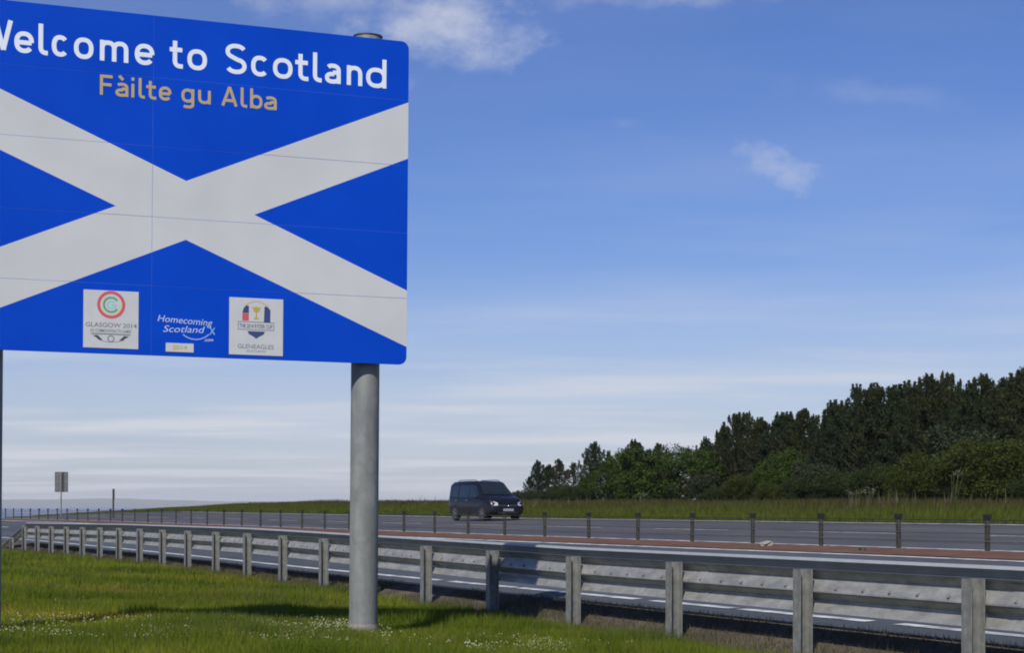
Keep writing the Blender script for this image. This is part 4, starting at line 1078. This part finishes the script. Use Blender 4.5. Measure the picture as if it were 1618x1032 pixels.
# front rank: (px, top py, kind, offset from road edge, width, label)
rank = [
 (823, 772, 's1', 15, .9, 'small dark shrub at the left tip of the wood, just behind the car'),
 (838, 752, 'p1', 15.5, 1.0, 'short dark pine second from the left tip of the wood, by the car'),
 (851, 727, 'p2', 16, 1.25, 'slim peaked dark pine that starts the rising left end of the wood'),
 (868, 731, 'p0', 17, 1.1, 'dark pine just right of the slim peaked pine at the left end of the wood'),
 (884, 724, 'p1', 16.5, 1.0, 'dark pine in the low run left of the split-topped pine'),
 (905, 729, 'p3', 17, .9, 'broad low dark pine directly left of the split-topped pine'),
 (937, 698, 'p2', 16, 1.3, 'split-topped dark pine standing above the low left part of the wood'),
 (962, 712, 'p2', 17, .9, 'thin dark pine spire at the right shoulder of the split-topped pine'),
 (1003, 690, 'p0', 18, 1.15, 'dark pine peaking over the left side of the bright green tree'),
 (1043, 699, 'p1', 18.5, 1.0, 'flat-topped dark pine behind the middle of the bright green tree'),
 (985, 712, 'b0', 13.0, 1.3, 'bright green leafy tree, left one of the green pair in the wood'),
 (1066, 699, 'b1', 13.0, 1.35, 'rounded bright green leafy tree, right one of the green pair in the wood'),
 (1117, 690, 'p2', 17.5, 1.1, 'small lone conifer showing sky beneath it in the gap right of the green trees'),
 (1142, 668, 'p0', 16, .95, 'ragged pine spire on the left flank of the first tall pine clump'),
 (1160, 650, 'p1', 15.5, 1.05, 'tall dark pine on the left of the first tall clump'),
 (1182, 648, 'p3', 16.5, .8, 'tall dark pine in the centre of the first tall clump'),
 (1202, 654, 'p0', 15.5, 1.1, 'tall dark pine on the right of the first tall clump'),
 (1230, 652, 'p2', 15.5, 1.35, 'narrow dark pine just right of the notch of sky in the wood'),
 (1247, 645, 'p0', 16.5, 1.1, 'pointed dark pine second from the notch of sky'),
 (1265, 644, 'p1', 16, 1.0, 'pointed dark pine third from the notch of sky'),
 (1287, 652, 'p3', 17, .75, 'blunt dark pine above the whitish shrub in mid wood'),
 (1315, 632, 'p2', 16, 1.2, 'slim dark pine at the first step up towards the tall right half of the wood'),
 (1334, 627, 'p0', 17, 1.0, 'dark pine between the first step and the spired pine'),
 (1352, 608, 'p2', 16.5, 1.1, 'spired dark pine that begins the tall right half of the wood'),
 (1379, 598, 'p0', 16, 1.05, 'very tall dark pine with a thin tip, left of centre in the tall half'),
 (1405, 606, 'p1', 17, .95, 'tall dark pine beside the thin-tipped pine'),
 (1428, 602, 'p2', 16.5, 1.3, 'tall dark pine with a bright green top, left of the highest clump'),
 (1450, 596, 'p0', 17, 1.0, 'tall dark pine leaning on the left of the highest clump'),
 (1470, 588, 'p1', 16, 1.0, 'highest rounded dark pine, left half of the highest clump'),
 (1493, 584, 'p3', 17, .8, 'highest rounded dark pine, right half of the highest clump'),
 (1512, 604, 'p0', 17, 1.1, 'dark pine sloping down right of the highest clump'),
 (1535, 601, 'p2', 16, 1.1, 'dark pine spire just left of the square-topped pine'),
 (1558, 588, 'p1', 16.5, 1.0, 'square-topped dark pine above the whitish flowering bush'),
 (1580, 606, 'p0', 17, 1.0, 'lower dark pine between the square-topped pine and the frame edge'),
 (1603, 582, 'p0', 16, 1.1, 'tall dark pine near the right frame edge'),
 (1622, 570, 'p1', 16.5, 1.1, 'tallest dark pine cut by the right frame edge'),
 (1650, 566, 'p3', 16.5, .9, 'tall dark pine just past the right frame edge'),
 # lower storey
 (845, 772, 's1', 13.5, .9, 'low dark shrub filling the foot of the slim peaked pine, nearest the car'),
 (888, 762, 's1', 14, 1.0, 'dark rounded shrub between the short pines at the left end of the wood'),
 (925, 750, 'b0', 15.5, .7, 'dull green leafy tree at the foot of the split-topped pine'),
 (905, 764, 's1', 12.5, .9, 'dark shrub at the foot of the low pines, left of the bright green trees'),
 (870, 770, 's1', 12.5, .9, 'dark shrub under the slim peaked pine'),
 (1022, 760, 's1', 12, 1.0, 'dark undergrowth shrub beneath the pair of bright green trees'),
 (1108, 745, 'f0', 13, .9, 'pale blossoming hawthorn shrub in the gap right of the green trees'),
 (1135, 765, 's1', 12, 1.0, 'dark shrub at the foot of the first tall pine clump'),
 (1176, 745, 's0', 12, .9, 'olive green shrub below the first tall pine clump'),
 (1200, 770, 'f0', 11, .6, 'small whitish shrub low in the grass under the first tall clump'),
 (1238, 705, 'b0', 13, .9, 'mid green leafy tree under the notch of sky'),
 (1222, 760, 's0', 11, 1.0, 'olive shrub at the grass edge under the notch of sky'),
 (1290, 728, 'f0', 12.5, 1.0, 'greyish white blossoming shrub in the middle of the wood'),
 (1268, 745, 's1', 12, 1.0, 'dark green shrub left of the greyish white shrub'),
 (1330, 740, 's1', 12.5, 1.1, 'dark shrub right of the greyish white shrub'),
 (1390, 725, 's1', 12.5, 1.1, 'deep green shrub under the thin-tipped tall pine'),
 (1440, 738, 's0', 11.5, 1.0, 'yellow-green bush left end of the bright bush bank'),
 (1490, 705, 's0', 12.5, 1.2, 'large yellow-green bush in the middle of the bright bush bank'),
 (1550, 690, 's0', 12.5, 1.25, 'large rounded yellow-green bush beneath the whitish flowers'),
 (1540, 672, 'f0', 13.5, 1.1, 'whitish flowering bush high in the wood below the square-topped pine'),
 (1605, 694, 's0', 12, 1.3, 'large yellow-green bush at the right frame edge'),
 (1510, 755, 's1', 11, 1.1, 'low dark bramble bush in front of the bright bush bank'),
 (1580, 750, 's0', 11, 1.2, 'low olive bush in front at the right end of the wood'),
 (1640, 745, 's1', 11, 1.2, 'low bush cut by the right frame edge'),
]
for (px, py, kind, off, ws, lab) in rank:
    x, y = at_b(px, off); top = EYE+(HY-py)/F*y; H = max(.7, top-ground_z(x, y))*(.93 if kind[0] == 'p' else .96)
    cat = 'shrub' if kind[0] in 'sf' else 'tree'
    place(kind, x, y, H, ws*(.88 if kind[0] == 'p' else 1.0), lab, cat, {'p': 'pines of the wood beyond the road', 'b': 'leafy trees of the wood', 's': 'shrubs along the foot of the wood', 'f': 'blossoming shrubs of the wood'}[kind[0]])
# back rows that close the gaps between the named trees
sky_px = [r_[0] for r_ in rank[:37]]; sky_py = [r_[1] for r_ in rank[:37]]
o_ = np.argsort(sky_px); spx = np.array(sky_px)[o_]; spy = np.array(sky_py)[o_]
nb = 0
for row, (off, d) in enumerate(((19.5, 17), (22.5, 22))):
    px = 848.0
    while px < 1660:
        near = spy[np.abs(spx-px) < 20]; py = (near.max() if len(near) else 700)+42+random.uniform(4, 38)
        if not (1095 < px < 1135 or 1212 < px < 1226):
            x, y = at_b(px, off); H = EYE+(HY-py)/F*y-ground_z(x, y)
            place(random.choice(['p0', 'p1', 'p3', 'p3']), x, y, H, 1.0, 'dark pine half hidden in the back rows of the wood', 'tree', 'back-row pines of the wood'); nb += 1
        px += d+random.uniform(-3, 3)
# white umbels by the roadside
def umbel_plant(px, off, H, lab):
    x, y = at_b(px, off); r_ = empty('cow_parsley', (x, y, ground_z(x, y)))
    tag(r_, lab, 'wild plant', 'white flowering weeds on the far verge'); q = MB(); hs = []
    for k in range(6):
        a = random.uniform(0, 6.28); s = random.uniform(.05, .45); h = H*random.uniform(.7, 1)
        p = (math.cos(a)*s, math.sin(a)*s*.6, h); q.tube([(p[0]*.2, p[1]*.2, 0), p], .008, 4); hs.append(p)
    q.build('stems', M['leafstem'], r_)
    V, t = leaf_tris(hs, .03, .8, 16, [.05]*len(hs), 3, (.20, .20, .14), (.30, .30, .21))
    tri_mesh('flower_heads', V, np.arange(len(V)).reshape(-1, 3), M['leaf'], t, r_)
umbel_plant(1015, 5.0, .75, 'clump of white flowers in the grass under the bright green trees')
umbel_plant(1345, 6.0, .75, 'pale tall weed clump in the grass under the tall pines')
umbel_plant(1375, 6.5, .7, 'second pale weed clump, just right of the first under the tall pines')
umbel_plant(1505, 8.5, 1.25, 'small white flower spray in front of the yellow-green bushes')
# a pale patch of rubble on the central strip
def stone(px, Z, r, lab, m):
    x, y = on_ray(px, Z); q = MB(); q.sphere((0, 0, 0), r, 10, 7, .5)
    q.v = [(a_*(1+.25*random.uniform(-1, 1)), b*(1+.25*random.uniform(-1, 1)), c*(1+.2*random.uniform(-1, 1))) for a_, b, c in q.v]
    o = q.build('stone', m, None); o.location = (x, y, ground_z(x, y)+.05); tag(o, lab, 'stone')
stone(1212, 34.8, .15, 'pale lump of rubble lying on the red central strip', M['concrete'])
stone(1363, 31.5, .07, 'small dark stone on the red central strip', M['dark_steel'])

# ------------------------------------------------------------------ air
hz = MB(); hz.box(-15900, 15900, -900, 15900, EYE-45, EYE+52)
ho = hz.build('haze', None); ho['kind'] = 'stuff'
hm = bpy.data.materials.new('haze'); hm.use_nodes = True; t = hm.node_tree; t.nodes.clear()
pv = t.nodes.new('ShaderNodeVolumePrincipled'); pv.inputs['Density'].default_value = 9.0e-5
pv.inputs['Color'].default_value = (.96, .98, 1.0, 1); pv.inputs['Anisotropy'].default_value = 0.0
mo = t.nodes.new('ShaderNodeOutputMaterial'); t.links.new(pv.outputs[0], mo.inputs['Volume'])
ho.data.materials.append(hm); hm.cycles.homogeneous_volume = True if hasattr(hm.cycles, 'homogeneous_volume') else None
